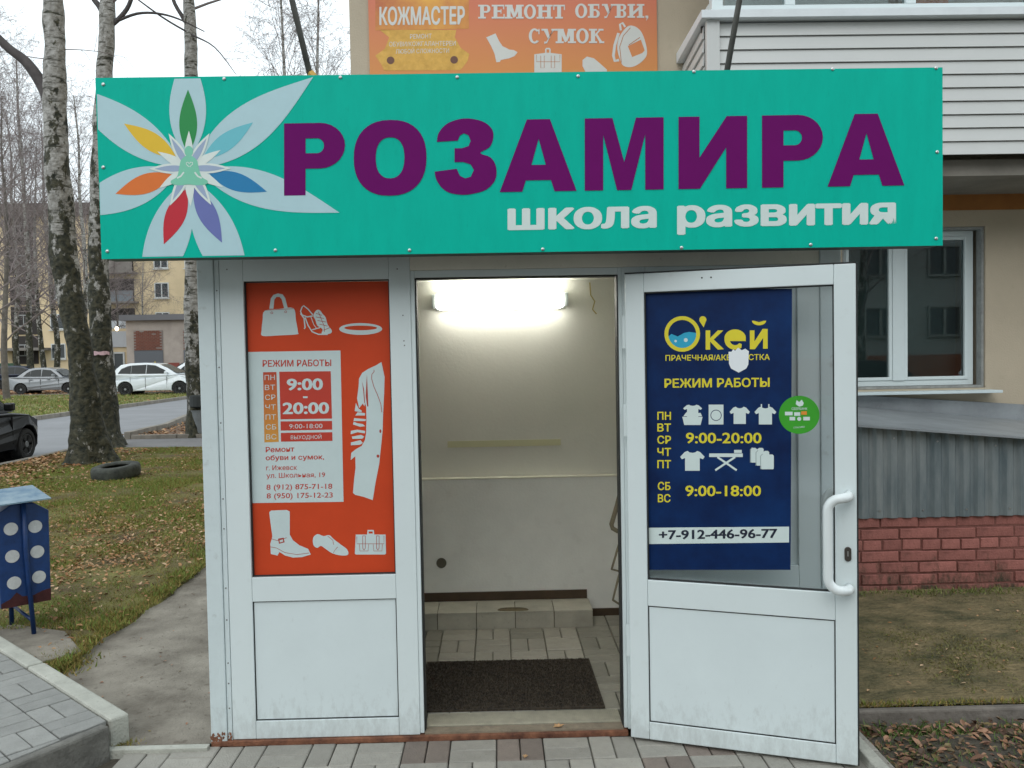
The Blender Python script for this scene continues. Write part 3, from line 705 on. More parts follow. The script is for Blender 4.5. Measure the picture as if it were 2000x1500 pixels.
for s_ in (.32, .357): D(MB().lathe([(.0035, 0), (.0035, .0008)], 10, Matrix.Translation((s_, -.0002, 1.955)) @ Matrix.Rotation(math.pi/2, 4, 'X')), 'screw_hole', RUBBER)
for z in (1.74, 1.36, .40):                                          # hinges on the kiosk side
    D(MB().tube([(-.012, .03, z-.05), (-.012, .03, z+.05)], .008, 10), 'hinge', PVC, smooth=True)
    D(MB().box(-.020, -.004, .022, .026, z-.07, z+.07), 'hinge', PVC)

for m_ in (PVC, WHITE_OLD, MATS['panel_white'], MATS['lintel_white']): grime(m_, .30, .22, (.16, .14, .11), 30)
# ---------------------------------------------------------------- blue laundry poster on the door
BLUE = mat('poster_blue', (.001, .012, .070), .5, var=.25, vscale=4, col2=(.002, .024, .10), spec=.2)
YEL = ink('yellow', (.72, .62, .03)); WPR = ink('pale_white', (.62, .72, .70)); GREYL = ink('grey_line', (.30, .38, .38))
pmD = PlaneMap(H+du*.3-dn*.0, dn)
bp = thing('laundry_poster', 'dark blue opening hours poster for a laundry stuck on the glass of the open door', 'poster', tuple(H+du*.37+Vector((0, 0, 1.3))))
def BPb(p, n, m): o = p.build(n, m, bp); o.location = -bp.location; return o
OB = -.0255                                                          # just in front of the pane
BQ = [(1258, 566), (1547, 563), (1544, 1116), (1263, 1116)]
def sheet_on(pm, q, t, off):
    mb = MB(); mb.v = [tuple(pm(x, y, off-t)) for x, y in q]+[tuple(pm(x, y, off)) for x, y in q]
    mb.f = [(0, 1, 2, 3), (7, 6, 5, 4), (0, 4, 5, 1), (1, 5, 6, 2), (2, 6, 7, 3), (3, 7, 4, 0)]; return mb
o = sheet_on(pmD, BQ, .0004, OB).build('poster_sheet', BLUE, bp); o.location = -bp.location
o1 = OB+.0006
p = Print(pmD, o1)
p.add(circ(1331, 652, 35, 40), circ(1331, 652, 27.5, 40))
p.add(lens((1374, 640), (1368, 616), 1, 4))
p.add([(1371.5+7*math.cos(t)*(1 if math.sin(t) < .5 else 1), 624+7*math.sin(t)) if math.sin(t) < .6 else (1373, 639) for t in [2*math.pi*k/20 for k in range(20)]])
p.add([(1377, 645), (1386, 645), (1386, 660), (1401, 645), (1412, 645), (1393, 663), (1413, 682), (1401, 683), (1386, 667), (1386, 683), (1377, 683)])
e_out = [(1435+21*math.cos(t), 663-20*math.sin(t)) for t in [math.radians(a) for a in range(-14, 316, 10)]]
e_in = [(1435+10.5*math.cos(t), 663-11*math.sin(t)) for t in [math.radians(a) for a in range(316, -1, -10)]]
p.add(e_out+[(1448, 672)]+[(1435+10.5*math.cos(t), 663-11*math.sin(t)) for t in [math.radians(a) for a in range(320, 195, -8)]]+[(1424.5, 666), (1456, 666)])
p.add([(1414.4, 663), (1435-10, 660)]+[(1435+11*math.cos(math.radians(a)), 660-9*math.sin(math.radians(a))) for a in range(180, -1, -12)]+[(1456, 661)]+[(1435+21*math.cos(math.radians(a)), 660-17*math.sin(math.radians(a))) for a in range(0, 181, 10)])
p.add([(1464, 645), (1473, 645), (1473, 667), (1489, 642), (1499, 642), (1499, 681), (1490, 681), (1490, 660), (1474, 682), (1464, 682)])
p.add([(1467, 628)]+[(1482+14*math.cos(math.radians(a)), 626+9*math.sin(math.radians(a))) for a in range(0, 181, 15)]+[(1472, 626), (1482, 629), (1492, 626)])
BPb(p, 'logo_lettering', YEL)
p = Print(pmD, o1+.0002); p.add([(1303.5, 657), (1310, 652), (1322, 657), (1335, 650), (1345, 648), (1358.5, 650)]+[(1331+27.5*math.cos(math.radians(a)), 652+27.5*math.sin(math.radians(a))) for a in range(0, 171, 10)])
BPb(p, 'logo_water', ink('cyan', (.02, .36, .55)))
p = Print(pmD, o1+.0003); p.add(circ(1338, 664, 4, 12)).add(circ(1318, 666, 2.5, 10)); BPb(p, 'logo_bubble', WPR)
p = Print(pmD, o1).text('ПРАЧЕЧНАЯ/АКВАЧИСТКА', 1298, 705, 1503, 703, 11.5, bold=.02); BPb(p, 'small_lettering', YEL)
p = Print(pmD, o1).text('РЕЖИМ РАБОТЫ', 1296, 758, 1503, 756, 18, bold=.03)
for t_, y in (('ПН', 821), ('ВТ', 844), ('СР', 868), ('ЧТ', 892), ('ПТ', 916)): p.text(t_, 1282, y, 1309, y, 16, bold=.025)
p.text('СБ', 1283, 959, 1308, 959, 16, bold=.025).text('ВС', 1283, 983, 1308, 983, 16, bold=.025)
p.text('9:00-20:00', 1338, 867, 1487, 867, 22, bold=.022).text('9:00-18:00', 1337, 971, 1486, 971, 22, bold=.022)
BPb(p, 'opening_hours', YEL)
def tee(x0, y0, w_, h): return [(x0+w_*u, y0+h*v_) for u, v_ in ((.30, .0), (.38, .07), (.5, .1), (.62, .07), (.70, .0), (.82, .06), (1, .3), (.93, .42), (.8, .36), (.8, 1), (.2, 1), (.2, .36), (.07, .42), (0, .3), (.18, .06))]
p = Print(pmD, o1)
p.add(tee(1333, 791, 37, 24)).add([(1331, 815), (1371, 815), (1367, 831), (1335, 831)]).add([(1333, 814), (1339, 806), (1347, 809), (1353, 803), (1360, 808), (1367, 807), (1370, 814)])
BPb(p, 'wash_basin_picture', WPR)
BPb(Print(pmD, o1).add(rect(1383, 791, 1412, 830), circ(1397.5, 812, 11, 24), ).add(circ(1397.5, 812, 9.6, 24)), 'washing_machine_picture', WPR)
BPb(Print(pmD, o1).add(tee(1424, 795, 40, 34)), 'shirt_picture', WPR)
BPb(Print(pmD, o1).add(tee(1473, 795, 43, 35)).add(rect(1485.5, 790, 1488, 798)).add(rect(1500, 790, 1502.5, 798)), 'hanging_shirt_picture', WPR)
BPb(Print(pmD, o1).add(tee(1327, 882, 48, 39)), 'shirt_picture', WPR)
BPb(Print(pmD, o1).add(rect(1384, 887, 1450, 894)).add(stroke([(1400, 894), (1438, 920)], 4)).add(stroke([(1435, 894), (1396, 920)], 4)).add(rect(1433, 880, 1448, 886)), 'ironing_board_picture', WPR)
q = [(0, .08), (.1, 0), (.35, .0), (.5, .1), (.65, 0), (.9, 0), (1, .08), (1, .95), (.95, 1), (.05, 1), (0, .95)]
for k, (x, y) in enumerate(((1466, 876), (1477, 882), (1486, 889))):
    p = Print(pmD, o1+.0003*k).add([(x+25*u, y+29*v_) for u, v_ in q]); BPb(p, 'folded_shirt_picture', WPR)
    p = Print(pmD, o1+.0003*k+.00015).add(stroke([(x-1, y+29), (x-1, y+3), (x+3, y-1)], 1.4)); BPb(p, 'shirt_outline', GREYL)
ph = thing('phone_number_strip', 'white paper strip with a phone number across the lower part of the blue poster', 'sticker', tuple(pmD(1403, 1050)))
o = sheet_on(pmD, [(1265, 1033), (1541, 1031), (1541, 1062), (1265, 1065)], .0004, OB+.0012).build('paper_strip', WPR, ph); o.location = -ph.location
p = Print(pmD, OB+.0016).text('+7-912-446-96-77', 1285, 1056, 1518, 1053, 19, bold=.03); o = p.build('phone_number', ink('navy', (.01, .015, .035)), ph); o.location = -ph.location
# shield shaped blank sticker
st = thing('shield_sticker', 'blank white shield-shaped sticker covering part of the laundry name on the blue poster', 'sticker', tuple(pmD(1442, 703)))
p = Print(pmD, OB+.0018).add([(1431, 682), (1435, 685), (1441, 679), (1448, 684), (1455, 681), (1462, 686), (1461, 712), (1457, 720), (1442, 728), (1427, 720), (1423, 711), (1422, 687), (1428, 687)]); o = p.build('sticker_film', mat('sticker_white', (.78, .82, .84), .5), st); o.location = -st.location
# round green sticker
gs = thing('round_sticker', 'round green payment sticker beside the blue poster, above the door handle', 'sticker', tuple(pmD(1561, 811)))
p = Print(pmD, OB+.0012).add(circ(1561, 811, 40, 48, 37.5)); o = p.build('sticker_disc', mat('sticker_green', (.04, .33, .02), .4, var=.08), gs); o.location = -gs.location
p = Print(pmD, OB+.0018)
p.add([(1554, 790), (1556, 782), (1561, 786), (1566, 781), (1570, 788), (1568, 793), (1561, 795)])
p.text('СБЕРБАНК', 1546, 801.5, 1577, 801.5, 5, bold=.01).text('СПАСИБО', 1550, 838, 1572, 836, 3.2, bold=.005)
for x, y, w_ in ((1533, 805, 15), (1551, 806, 12), (1542, 815, 11), (1569, 815, 13)): p.add(rect(x, y, x+w_, y+7))
p.add(circ(1561, 819, 4, 12)); o = p.build('payment_marks', WPR, gs); o.location = -gs.location
p = Print(pmD, OB+.0018).add(rect(1565, 804, 1576, 811)); o = p.build('orange_mark', ink('orangemark', (.7, .25, .03)), gs); o.location = -gs.location

# ---------------------------------------------------------------- red shoe repair poster behind the left pane
RED = mat('poster_red', (.58, .062, .018), .45, var=.07, vscale=3, spec=.25)
pmR = PlaneMap((0, KY+.0258, 0), (0, -1, 0))
rp = thing('shoe_repair_poster', 'red poster with white shoe, bag and coat pictures and opening hours in the left window', 'poster', (-.77, KY+.025, 1.34))
def RPb(p, n, m): o = p.build(n, m, rp); o.location = -rp.location; return o
o = sheet_on(pmR, [(475, 553), (766, 549), (774, 1122), (493, 1127)], .0004, .0).build('poster_sheet', RED, rp); o.location = -rp.location
o1 = .0006
RW = ink('poster_white', (.56, .66, .66)); RL = ink('red_line', (.40, .05, .03))
RPb(Print(pmR, o1).add([(484, 687.5), (665, 684.5), (671, 980), (491.5, 982.5)]), 'text_panel', RW)
p = Print(pmR, o1+.0004).text('РЕЖИМ РАБОТЫ', 513, 716.5, 647, 715, 13, bold=.02)
p.add([(545.5, 726), (646, 725), (648.5, 817.5), (548, 819)]).add([(548, 823), (648.5, 822), (649, 839), (548.5, 841)]).add([(548.5, 845.5), (649, 844), (649.5, 861), (549, 862.5)])
p.text('Ремонт', 519, 883.5, 575, 882, 10.5, bold=.02).text('обуви и сумок,', 519, 899, 633, 897, 7.6, unit=.546, bold=.02)
p.text('г. Ижевск', 520, 918.5, 580, 917.5, 9.5, bold=.008).text('ул. Школьная, 19', 520.5, 933.5, 635, 931.5, 9.5, bold=.008)
p.text('8 (912) 875-71-18', 520.5, 956.5, 649, 954.5, 10.5, bold=.01).text('8 (950) 175-12-23', 521, 973.5, 650, 971.5, 10.5, bold=.01)
RPb(p, 'red_lettering', ink('red_print', (.50, .045, .025)))
og = bpy.data.materials.new('orange_fade'); og.use_nodes = True; t = og.node_tree; b = t.nodes['Principled BSDF']; b.inputs['Roughness'].default_value = .45
g = t.nodes.new('ShaderNodeNewGeometry'); sx_ = t.nodes.new('ShaderNodeSeparateXYZ'); mr = t.nodes.new('ShaderNodeMapRange'); cr_ = t.nodes.new('ShaderNodeValToRGB')
mr.inputs['From Min'].default_value = 1.30; mr.inputs['From Max'].default_value = 1.6; t.links.new(g.outputs['Position'], sx_.inputs[0]); t.links.new(sx_.outputs['Z'], mr.inputs['Value']); t.links.new(mr.outputs[0], cr_.inputs[0])
cr_.color_ramp.elements[0].color = (.62, .29, .05, 1); cr_.color_ramp.elements[1].color = (.47, .05, .02, 1); t.links.new(cr_.outputs[0], b.inputs['Base Color'])
RPb(Print(pmR, o1+.0004).add([(514, 727), (540, 726.5), (544.5, 863), (516.5, 864)]), 'weekday_band', og)
p = Print(pmR, o1+.0008)
for k, t_ in enumerate(('ПН', 'ВТ', 'СР', 'ЧТ', 'ПТ', 'СБ', 'ВС')): p.text(t_, 517+k*.5, 742.5+k*19.3, 537+k*.5, 742+k*19.3, 10, bold=.0)
p.text('9:00', 560, 762.5, 631, 761.5, 24, bold=.035).text('20:00', 552, 809, 643, 808, 24, bold=.035).add(rect(592, 774, 601, 777.5))
p.text('9:00-18:00', 565, 837, 630, 836, 9, bold=.0).text('ВЫХОДНОЙ', 568, 858, 628, 857, 7.5, bold=.0)
RPb(p, 'hours_lettering', RW)
# pictures
p = Print(pmR, o1).add(lerp_loop([(517, 607), (545, 603.5), (573, 602), (578, 625), (582, 648), (580, 653), (547, 655), (513, 656), (511, 645), (513, 625)], 4))
p.add([(526, 603), (529, 583), (534, 576), (543, 573), (552, 575), (557, 582), (562, 601), (555, 602), (550, 584), (546, 580), (540, 580), (536, 585), (534, 603)])
RPb(p, 'handbag_picture', RW)
RPb(Print(pmR, o1+.0003).add(circ(531, 611, 2.5, 10), circ(531, 611, 1.6, 10)).add(circ(558, 609, 2.5, 10), circ(558, 609, 1.6, 10)).add(stroke([(517, 606), (573, 603)], .9)), 'handbag_lines', RL)
p = Print(pmR, o1).add(stroke([(590, 600), (593, 597), (602, 604), (611, 615)], 2.2)).add(stroke([(590, 600), (587, 608), (590, 615), (600, 619), (611, 617)], 2.4)).add(stroke([(587, 612), (594, 622), (596, 640), (594, 642)], 2.6)).add(stroke([(596, 620), (602, 636), (610, 648), (622, 653), (640, 653)], 2.4))
p.add(lerp_loop([(618, 606), (625, 606), (630, 613), (636, 620), (640, 634), (648, 645), (646, 651), (636, 653), (628, 652), (630, 643), (620, 636), (616, 625), (612, 616)], 3)).add(stroke([(610, 644), (625, 640)], 2)).add(stroke([(607, 618), (613, 634), (618, 641)], 1.4))
RPb(p, 'sandal_picture', RW)
for q in ([(617, 612), (629, 616)], [(617, 619), (633, 622)], [(620, 626), (637, 629)], [(624, 633), (640, 637)], [(622, 609), (627, 622), (633, 636), (634, 648)], [(632, 645), (644, 640)]): RPb(Print(pmR, o1+.0003).add(stroke(q, 1.1)), 'sandal_line', RL)
RPb(Print(pmR, o1).add(circ(704.5, 642.5, 42, 40, 11.5), circ(704.5, 640.5, 32, 40, 4.5)), 'belt_picture', RW)
Ct = lambda q: [(660+x/4.41, 660+y/4.41) for x, y in q]
p = Print(pmR, o1).add(Ct([(375, 207), (392, 290), (402, 335), (398, 480), (390, 640), (385, 800), (372, 930), (355, 1090), (325, 1240), (300, 1397), (220, 1368), (150, 1352), (130, 1335), (140, 1220), (152, 1120), (150, 1020), (110, 1052), (115, 990), (160, 955), (205, 930), (232, 880), (243, 820), (246, 700), (244, 600), (235, 560), (228, 590), (215, 565), (183, 605), (165, 520), (178, 420), (182, 350), (210, 300), (260, 268), (330, 235)]))
for a in ([(170, 640), (235, 648), (232, 668), (150, 668)], [(140, 690), (242, 700), (238, 716), (135, 716)], [(135, 722), (170, 735), (215, 742), (235, 760), (190, 765), (130, 745)], [(112, 800), (165, 790), (235, 800), (232, 822), (170, 812), (110, 830)], [(120, 850), (200, 835), (228, 850), (210, 868), (125, 870)], [(112, 900), (195, 880), (215, 905), (190, 920), (112, 925)], [(155, 560), (180, 610), (205, 625), (205, 640), (145, 630)]): p.add(Ct(a))
RPb(p, 'coat_picture', RW)
p = Print(pmR, o1+.0003).add(Ct(circ(366, 803, 9, 12, 16))).add(Ct(circ(345, 1018, 12, 12, 14))).add(Ct([(250, 318), (258, 480), (262, 590), (252, 590), (240, 500), (245, 400)])).add(Ct([(208, 372), (225, 440), (234, 560), (228, 560), (218, 450)])).add(Ct(stroke([(310, 275), (313, 288), (292, 315), (290, 350), (310, 420), (345, 500), (370, 570), (378, 640)], 5)))
RPb(p, 'coat_lines', RL)
p = Print(pmR, o1).add([(526, 1000), (530, 997), (560, 996), (566, 999), (566, 1044), (572, 1055), (585, 1065), (602, 1072), (607, 1083), (590, 1088), (572, 1089), (557, 1085), (546, 1078), (542, 1085), (529, 1082), (528, 1062), (532, 1048), (527, 1010)])
RPb(p, 'boot_picture', RW)
RPb(Print(pmR, o1+.0003).add(stroke([(529, 1052), (543, 1056), (560, 1050)], 1)).add([(543, 1052), (554, 1050), (556, 1059), (545, 1062)], [(545.5, 1054), (552, 1052.8), (553.5, 1057.5), (547, 1059.5)]).add(stroke([(528, 1068), (540, 1070), (556, 1079), (580, 1083), (604, 1080)], .9)), 'boot_lines', RL)
RPb(Print(pmR, o1).add(lerp_loop([(613, 1048), (621, 1043), (632, 1047), (643, 1045), (652, 1053), (665, 1063), (678, 1073), (680, 1083), (668, 1085), (650, 1081), (636, 1072), (627, 1066), (620, 1070), (613, 1066), (611, 1056)], 3)), 'shoe_picture', RW)
RPb(Print(pmR, o1+.0003).add(stroke([(640, 1047), (650, 1055), (652, 1064)], .9)).add(stroke([(651, 1080), (655, 1073), (660, 1068)], .8)), 'shoe_lines', RL)
p = Print(pmR, o1).add([(695, 1044), (717, 1044), (718, 1035), (730, 1035), (731, 1044), (753, 1044), (754, 1081), (752, 1083), (695, 1083), (693, 1081)], [(720, 1038), (720, 1042), (728, 1042), (728, 1038)])
RPb(p, 'briefcase_picture', RW)
p = Print(pmR, o1+.0003)
for x in (711, 738): p.add([(x-3, 1046), (x+3, 1046), (x+3, 1071), (x, 1075), (x-3, 1071)], [(x-2, 1047), (x+2, 1047), (x+2, 1070.5), (x, 1073.5), (x-2, 1070.5)]).add(stroke([(x-9, 1063), (x-8, 1076), (x+8, 1076), (x+9, 1063)], .9))
p.add(stroke([(697, 1048), (697, 1062), (750, 1062), (750, 1046)], .9)); RPb(p, 'briefcase_lines', RL)
# ================================================================== TEAL SIGN
SY = 3.42; SX0, SX1, SZ0, SZ1 = -1.569, 1.824, 2.063, 2.779
sg = thing('shop_sign', 'long teal sign with purple and white lettering and a flower emblem above the entrance', 'sign', (0, SY, 2.063))
def S(mb, n, m, **k): o = mb.build(n, m, sg, **k); o.location = -sg.location; return o
S(MB().box(SX0, SX1, SY, SY+.004, SZ0, SZ1), 'sign_panel', TEAL)
mb = MB().frame(SX0+.003, SX1-.003, SZ0+.003, SZ1-.003, .03, SY+.0045, SY+.12)
S(mb, 'sign_frame', mat('sign_frame_dark', (.03, .07, .06), .5))
S(MB().box(SX0+.034, SX1-.034, SY+.112, SY+.118, SZ0+.034, SZ1-.034), 'sign_back', mat('sign_back_grey', (.35, .36, .34), .6))
S(MB().box(-1.2, -1.16, SY+.121, 3.668, 2.30, 2.34).box(1.2, 1.24, SY+.121, 3.668, 2.30, 2.34).box(-.02, .02, SY+.121, 3.668, 2.30, 2.34), 'bracket', DARKMET)
pmS = PlaneMap((0, SY, 0), (0, -1, 0))
PALE = ink('petal_pale', (.44, .64, .69)); PURP = mat('ink_purple', (.145, .004, .125), .6, var=.03, spec=.1)
REG = [(189, 156.5), (1838, 130), (1836, 478), (198.5, 503)]
def C1(*q): return [(x/2.857, y/2.857) for x, y in q]
for b_, t_, w_, k in (((1050, 880), (1045, 250), 205, .8), ((1090, 930), (1748, 430), 235, .8), ((1120, 955), (1895, 1187), 200, .8), ((1075, 1010), (1400, 1760), 235, .8),
                      ((1045, 1010), (790, 1760), 235, .8), ((990, 955), (330, 1205), 215, .8), ((1010, 925), (330, 460), 215, .8)):
    pl = clip(lens(*C1(b_, t_), w_/2.857, 26, k), REG)
    if pl: o = Print(pmS, .0007+b_[0]*.0000004).add(pl).build('outer_petal', PALE, sg); o.location = -sg.location
for nm, c, b_, t_, w_ in (('green', (.002, .26, .055), (1052, 860), (1050, 500), 100), ('yellow', (.78, .50, .02), (985, 880), (693, 690), 100), ('sky_blue', (.14, .52, .60), (1130, 890), (1413, 683), 95),
                          ('orange', (.75, .17, .02), (965, 975), (645, 1082), 108), ('blue', (.003, .20, .44), (1165, 965), (1490, 1070), 100), ('red', (.55, .012, .03), (1040, 1055), (915, 1363), 112), ('violet', (.14, .17, .44), (1082, 1040), (1240, 1355), 105)):
    o = Print(pmS, .0014+b_[1]*.0000003).add(lens(*C1(b_, t_), w_/2.857, 20, .9)).build('coloured_petal', ink('petal_'+nm, c), sg); o.location = -sg.location
IV = ink('petal_white', (.72, .80, .76)); LAV = ink('petal_lavender', (.33, .42, .58))
for k, (t_, w_) in enumerate((((1055, 730), 46), ((1232, 838), 46), ((880, 846), 46), ((890, 1050), 50), ((1247, 1046), 50), ((1065, 1152), 50))):
    o = Print(pmS, .0022+k*.00005).add(lens(*C1((1055, 940), t_), w_/2.857, 14)).build('inner_petal', IV, sg); o.location = -sg.location
for k, (t_, w_) in enumerate((((942, 745), 56), ((1170, 745), 56), ((833, 943), 56), ((1292, 940), 56), ((950, 1148), 60), ((1180, 1145), 60))):
    o = Print(pmS, .0026+k*.00005).add(lens(*C1((1055, 940), t_), w_/2.857, 14)).build('inner_petal', IV, sg); o.location = -sg.location
    t2 = (1055+(t_[0]-1055)*.86, 940+(t_[1]-940)*.86)
    o = Print(pmS, .0030+k*.00005).add(lens(*C1((1055, 940), t2), w_*.62/2.857, 14)).build('lavender_petal', LAV, sg); o.location = -sg.location
GRF = ink('figure_green', (.20, .60, .42))
p = Print(pmS, .0034).add(C1(*circ(1055, 845, 24, 20, 30))).add(C1(*lerp_loop([(1040, 870), (1070, 870), (1100, 895), (1108, 925), (1125, 985), (1160, 1010), (1150, 1030), (1100, 1035), (1055, 1030), (1010, 1035), (965, 1030), (955, 1010), (990, 985), (1004, 925), (1012, 895)], 4)))
o = p.build('meditating_figure', GRF, sg); o.location = -sg.location
p = Print(pmS, .0038).add(C1(*stroke([(1056, 932), (1042, 918), (1042, 908), (1050, 906), (1057, 914), (1066, 906), (1076, 908), (1076, 918), (1060, 932)], 4))).add(C1(*stroke([(990, 995), (1010, 985), (1028, 962)], 9))).add(C1(*stroke([(1128, 995), (1106, 985), (1088, 962)], 9)))
o = p.build('heart_outline', IV, sg); o.location = -sg.location
# big purple letters
def bl(x): return 382.3-(x-555)*.0166
def glyph(x0, loops, sx=1.0, sz=1.0):
    g = [[(x0+x*sx, bl(x0+x*sx)-y*sz) for x, y in l] for l in loops]
    o = Print(pmS, .0018).add(*g).build('letter', PURP, sg); o.location = -sg.location
def arc(cx, cyy, rx, ry, a0, a1, n=14): return [(cx+rx*math.cos(math.radians(a0+(a1-a0)*k/n)), cyy+ry*math.sin(math.radians(a0+(a1-a0)*k/n))) for k in range(n+1)]
gP = [[(0, 0), (42, 0), (42, 52)]+arc(70, 96.5, 49, 44.5, -90, 90)+[(0, 141)], [(42, 82), (42, 111)]+arc(64, 96.5, 14, 14.5, 90, -90)]
def sup(cx, cyy, rx, ry, n=40, e=.86): return [(cx+rx*abs(math.cos(t))**e*(1 if math.cos(t) > 0 else -1), cyy+ry*abs(math.sin(t))**e*(1 if math.sin(t) > 0 else -1)) for t in [2*math.pi*k/n for k in range(n)]]
gO = [sup(71, 70.5, 71, 74), sup(71, 70.5, 28, 40)]
g3 = [lerp_loop([(3, 100), (8, 120), (25, 137), (55, 145), (87, 139), (105, 124), (108, 106), (101, 88), (84, 77), (103, 68), (113, 50), (112, 25), (96, 6), (72, -2), (50, -4), (25, 1), (8, 16), (-1, 42)], 4)[:-4]+[(-1, 42), (40, 47), (46, 33), (56, 28), (66, 31), (72, 44), (66, 55), (52, 60), (36, 60), (36, 87), (50, 87), (62, 91), (66, 101), (62, 112), (53, 116), (46, 112), (42, 102)]]
gA = [[(0, 0), (53, 141), (98, 141), (150, 0), (107, 0), (100, 22), (51, 22), (44, 0)], [(62, 52), (90, 52), (76, 103)]]
gM = [[(0, 0), (0, 141), (54, 141), (77, 55), (100, 141), (154, 141), (154, 0), (118, 0), (118, 108), (91, 0), (63, 0), (36, 108), (36, 0)]]
gI = [[(0, 0), (0, 141), (41, 141), (41, 61), (94, 141), (134, 141), (134, 0), (93, 0), (93, 80), (42, 0)]]
glyph(555, gP); glyph(691, gO); glyph(850, g3, 1.05); glyph(976, gA); glyph(1142, gM); glyph(1325, gI); glyph(1488, gP, 1.0); glyph(1616, gA)
p = Print(pmS, .0009).text('школа', 991, 450, 1283, 445, 43, unit=.546, bold=.042).text('развития', 1322, 444.5, 1750, 438, 43, unit=.546, bold=.042)
o = p.build('white_lettering', ink('sign_white', (.66, .76, .73)), sg); o.location = -sg.location
for x, y in ((202, 165), (438, 154), (665, 151), (893, 151), (1129, 149), (1355, 140), (1626, 135), (1828, 133), (202, 327), (1830, 297), (210, 491), (538, 489), (800, 489), (1060, 487), (1331, 484), (1583, 478), (1828, 466)):
    q = pmS(x, y, .0002)
    o = MB().lathe([(.0075, 0), (.0065, .003), (.003, .0045)], 10, Matrix.Translation(q) @ Matrix.Rotation(math.pi/2, 4, 'X')).build('screw', STEEL, sg); o.location = -sg.location
# stay rods rising from the sign
for nm, lab, a, b_ in (('stay_rod', 'dark steel stay rod with yellow foot rising behind the left part of the sign', (-.735, 3.555, 2.76), (-.735-.42, 3.95, 4.45)), ('stay_rod', 'dark steel stay rod rising behind the sign in front of the balcony siding', (.975, 3.555, 2.76), (1.38, 3.95, 4.45))):
    t_ = thing(nm, lab, 'rod', a, group='stay rods of the sign')
    o = MB().tube([a, b_], .0125, 8).build('rod', mat('rod_steel', (.10, .10, .09), .55, metal=.4, var=.3, vscale=10), t_, smooth=True); o.location = -t_.location
    if a[0] < 0:
        o = MB().tube([(a[0]+.03, 3.55, 2.775), (a[0]-.012, 3.562, 2.835)], .016, 6).build('yellow_foot', mat('yellow_paint', (.55, .33, .06), .6), t_); o.location = -t_.location

# ================================================================== ORANGE BANNER ON THE WALL
BY = 7.085
bn = thing('repair_banner', 'orange banner for shoe and bag repair on the beige wall above the teal sign', 'banner', (.2, BY, 4.5))
orm = bpy.data.materials.new('banner_orange'); orm.use_nodes = True; t = orm.node_tree; b = t.nodes['Principled BSDF']; b.inputs['Roughness'].default_value = .5
g = t.nodes.new('ShaderNodeNewGeometry'); s1 = t.nodes.new('ShaderNodeSeparateXYZ'); m1 = t.nodes.new('ShaderNodeMapRange'); c1 = t.nodes.new('ShaderNodeValToRGB')
m1.inputs['From Min'].default_value = 4.0; m1.inputs['From Max'].default_value = 4.75; t.links.new(g.outputs['Position'], s1.inputs[0]); t.links.new(s1.outputs['Z'], m1.inputs['Value']); t.links.new(m1.outputs[0], c1.inputs[0])
c1.color_ramp.elements[0].color = (.66, .26, .07, 1); c1.color_ramp.elements[1].color = (.62, .15, .10, 1); t.links.new(c1.outputs[0], b.inputs['Base Color'])
def Bn(o): o.location = -bn.location; return o
Bn(MB().box(-1.0, 1.385, BY, BY+.012, 3.6, 5.05).build('banner_sheet', orm, bn))
pmB = PlaneMap((0, BY, 0), (0, -1, 0)); BWH = ink('banner_white', (.62, .62, .58)); GLD = mat('gold_leather', (.62, .34, .05), .5, var=.12, vscale=14, col2=(.66, .38, .07), bump=.3, bscale=25)
def C4(*q): return [(660+x/2.941, y/2.941) for x, y in q]
Bn(Print(pmB, .001).add(C4((240, 172), (300, 172), (680, 172), (672, 215), (705, 275), (755, 310), (745, 350), (715, 390), (700, 403), (265, 405), (250, 370), (215, 320), (270, 280), (295, 215))).build('leather_patch', GLD, bn))
Bn(Print(pmB, .001).add(C4((215, -40), (752, -40), (752, 165), (215, 175))).build('name_panel', mat('panel_blend', (.60, .13, .06), .5, var=.25, vscale=1.5, col2=(.68, .36, .05)), bn))
p = Print(pmB, .002).text('КОЖМАСТЕР', 741, 49.5, 908, 48, 36, bold=.035)
p.text('РЕМОНТ', 801, 76, 843, 75, 9, bold=.0).text('ОБУВИ/КОЖГАЛАНТЕРЕИ', 760, 91, 890, 89, 9, bold=.0).text('ЛЮБОЙ СЛОЖНОСТИ', 773, 105, 877, 103, 8.5, bold=.0)
Bn(p.build('white_lettering', BWH, bn))
for x, y in ((763, 118), (887, 117)): Bn(Print(pmB, .002).add(circ(x, y, 7.5, 18)).build('rivet_picture', ink('rivet_brown', (.14, .055, .03)), bn))
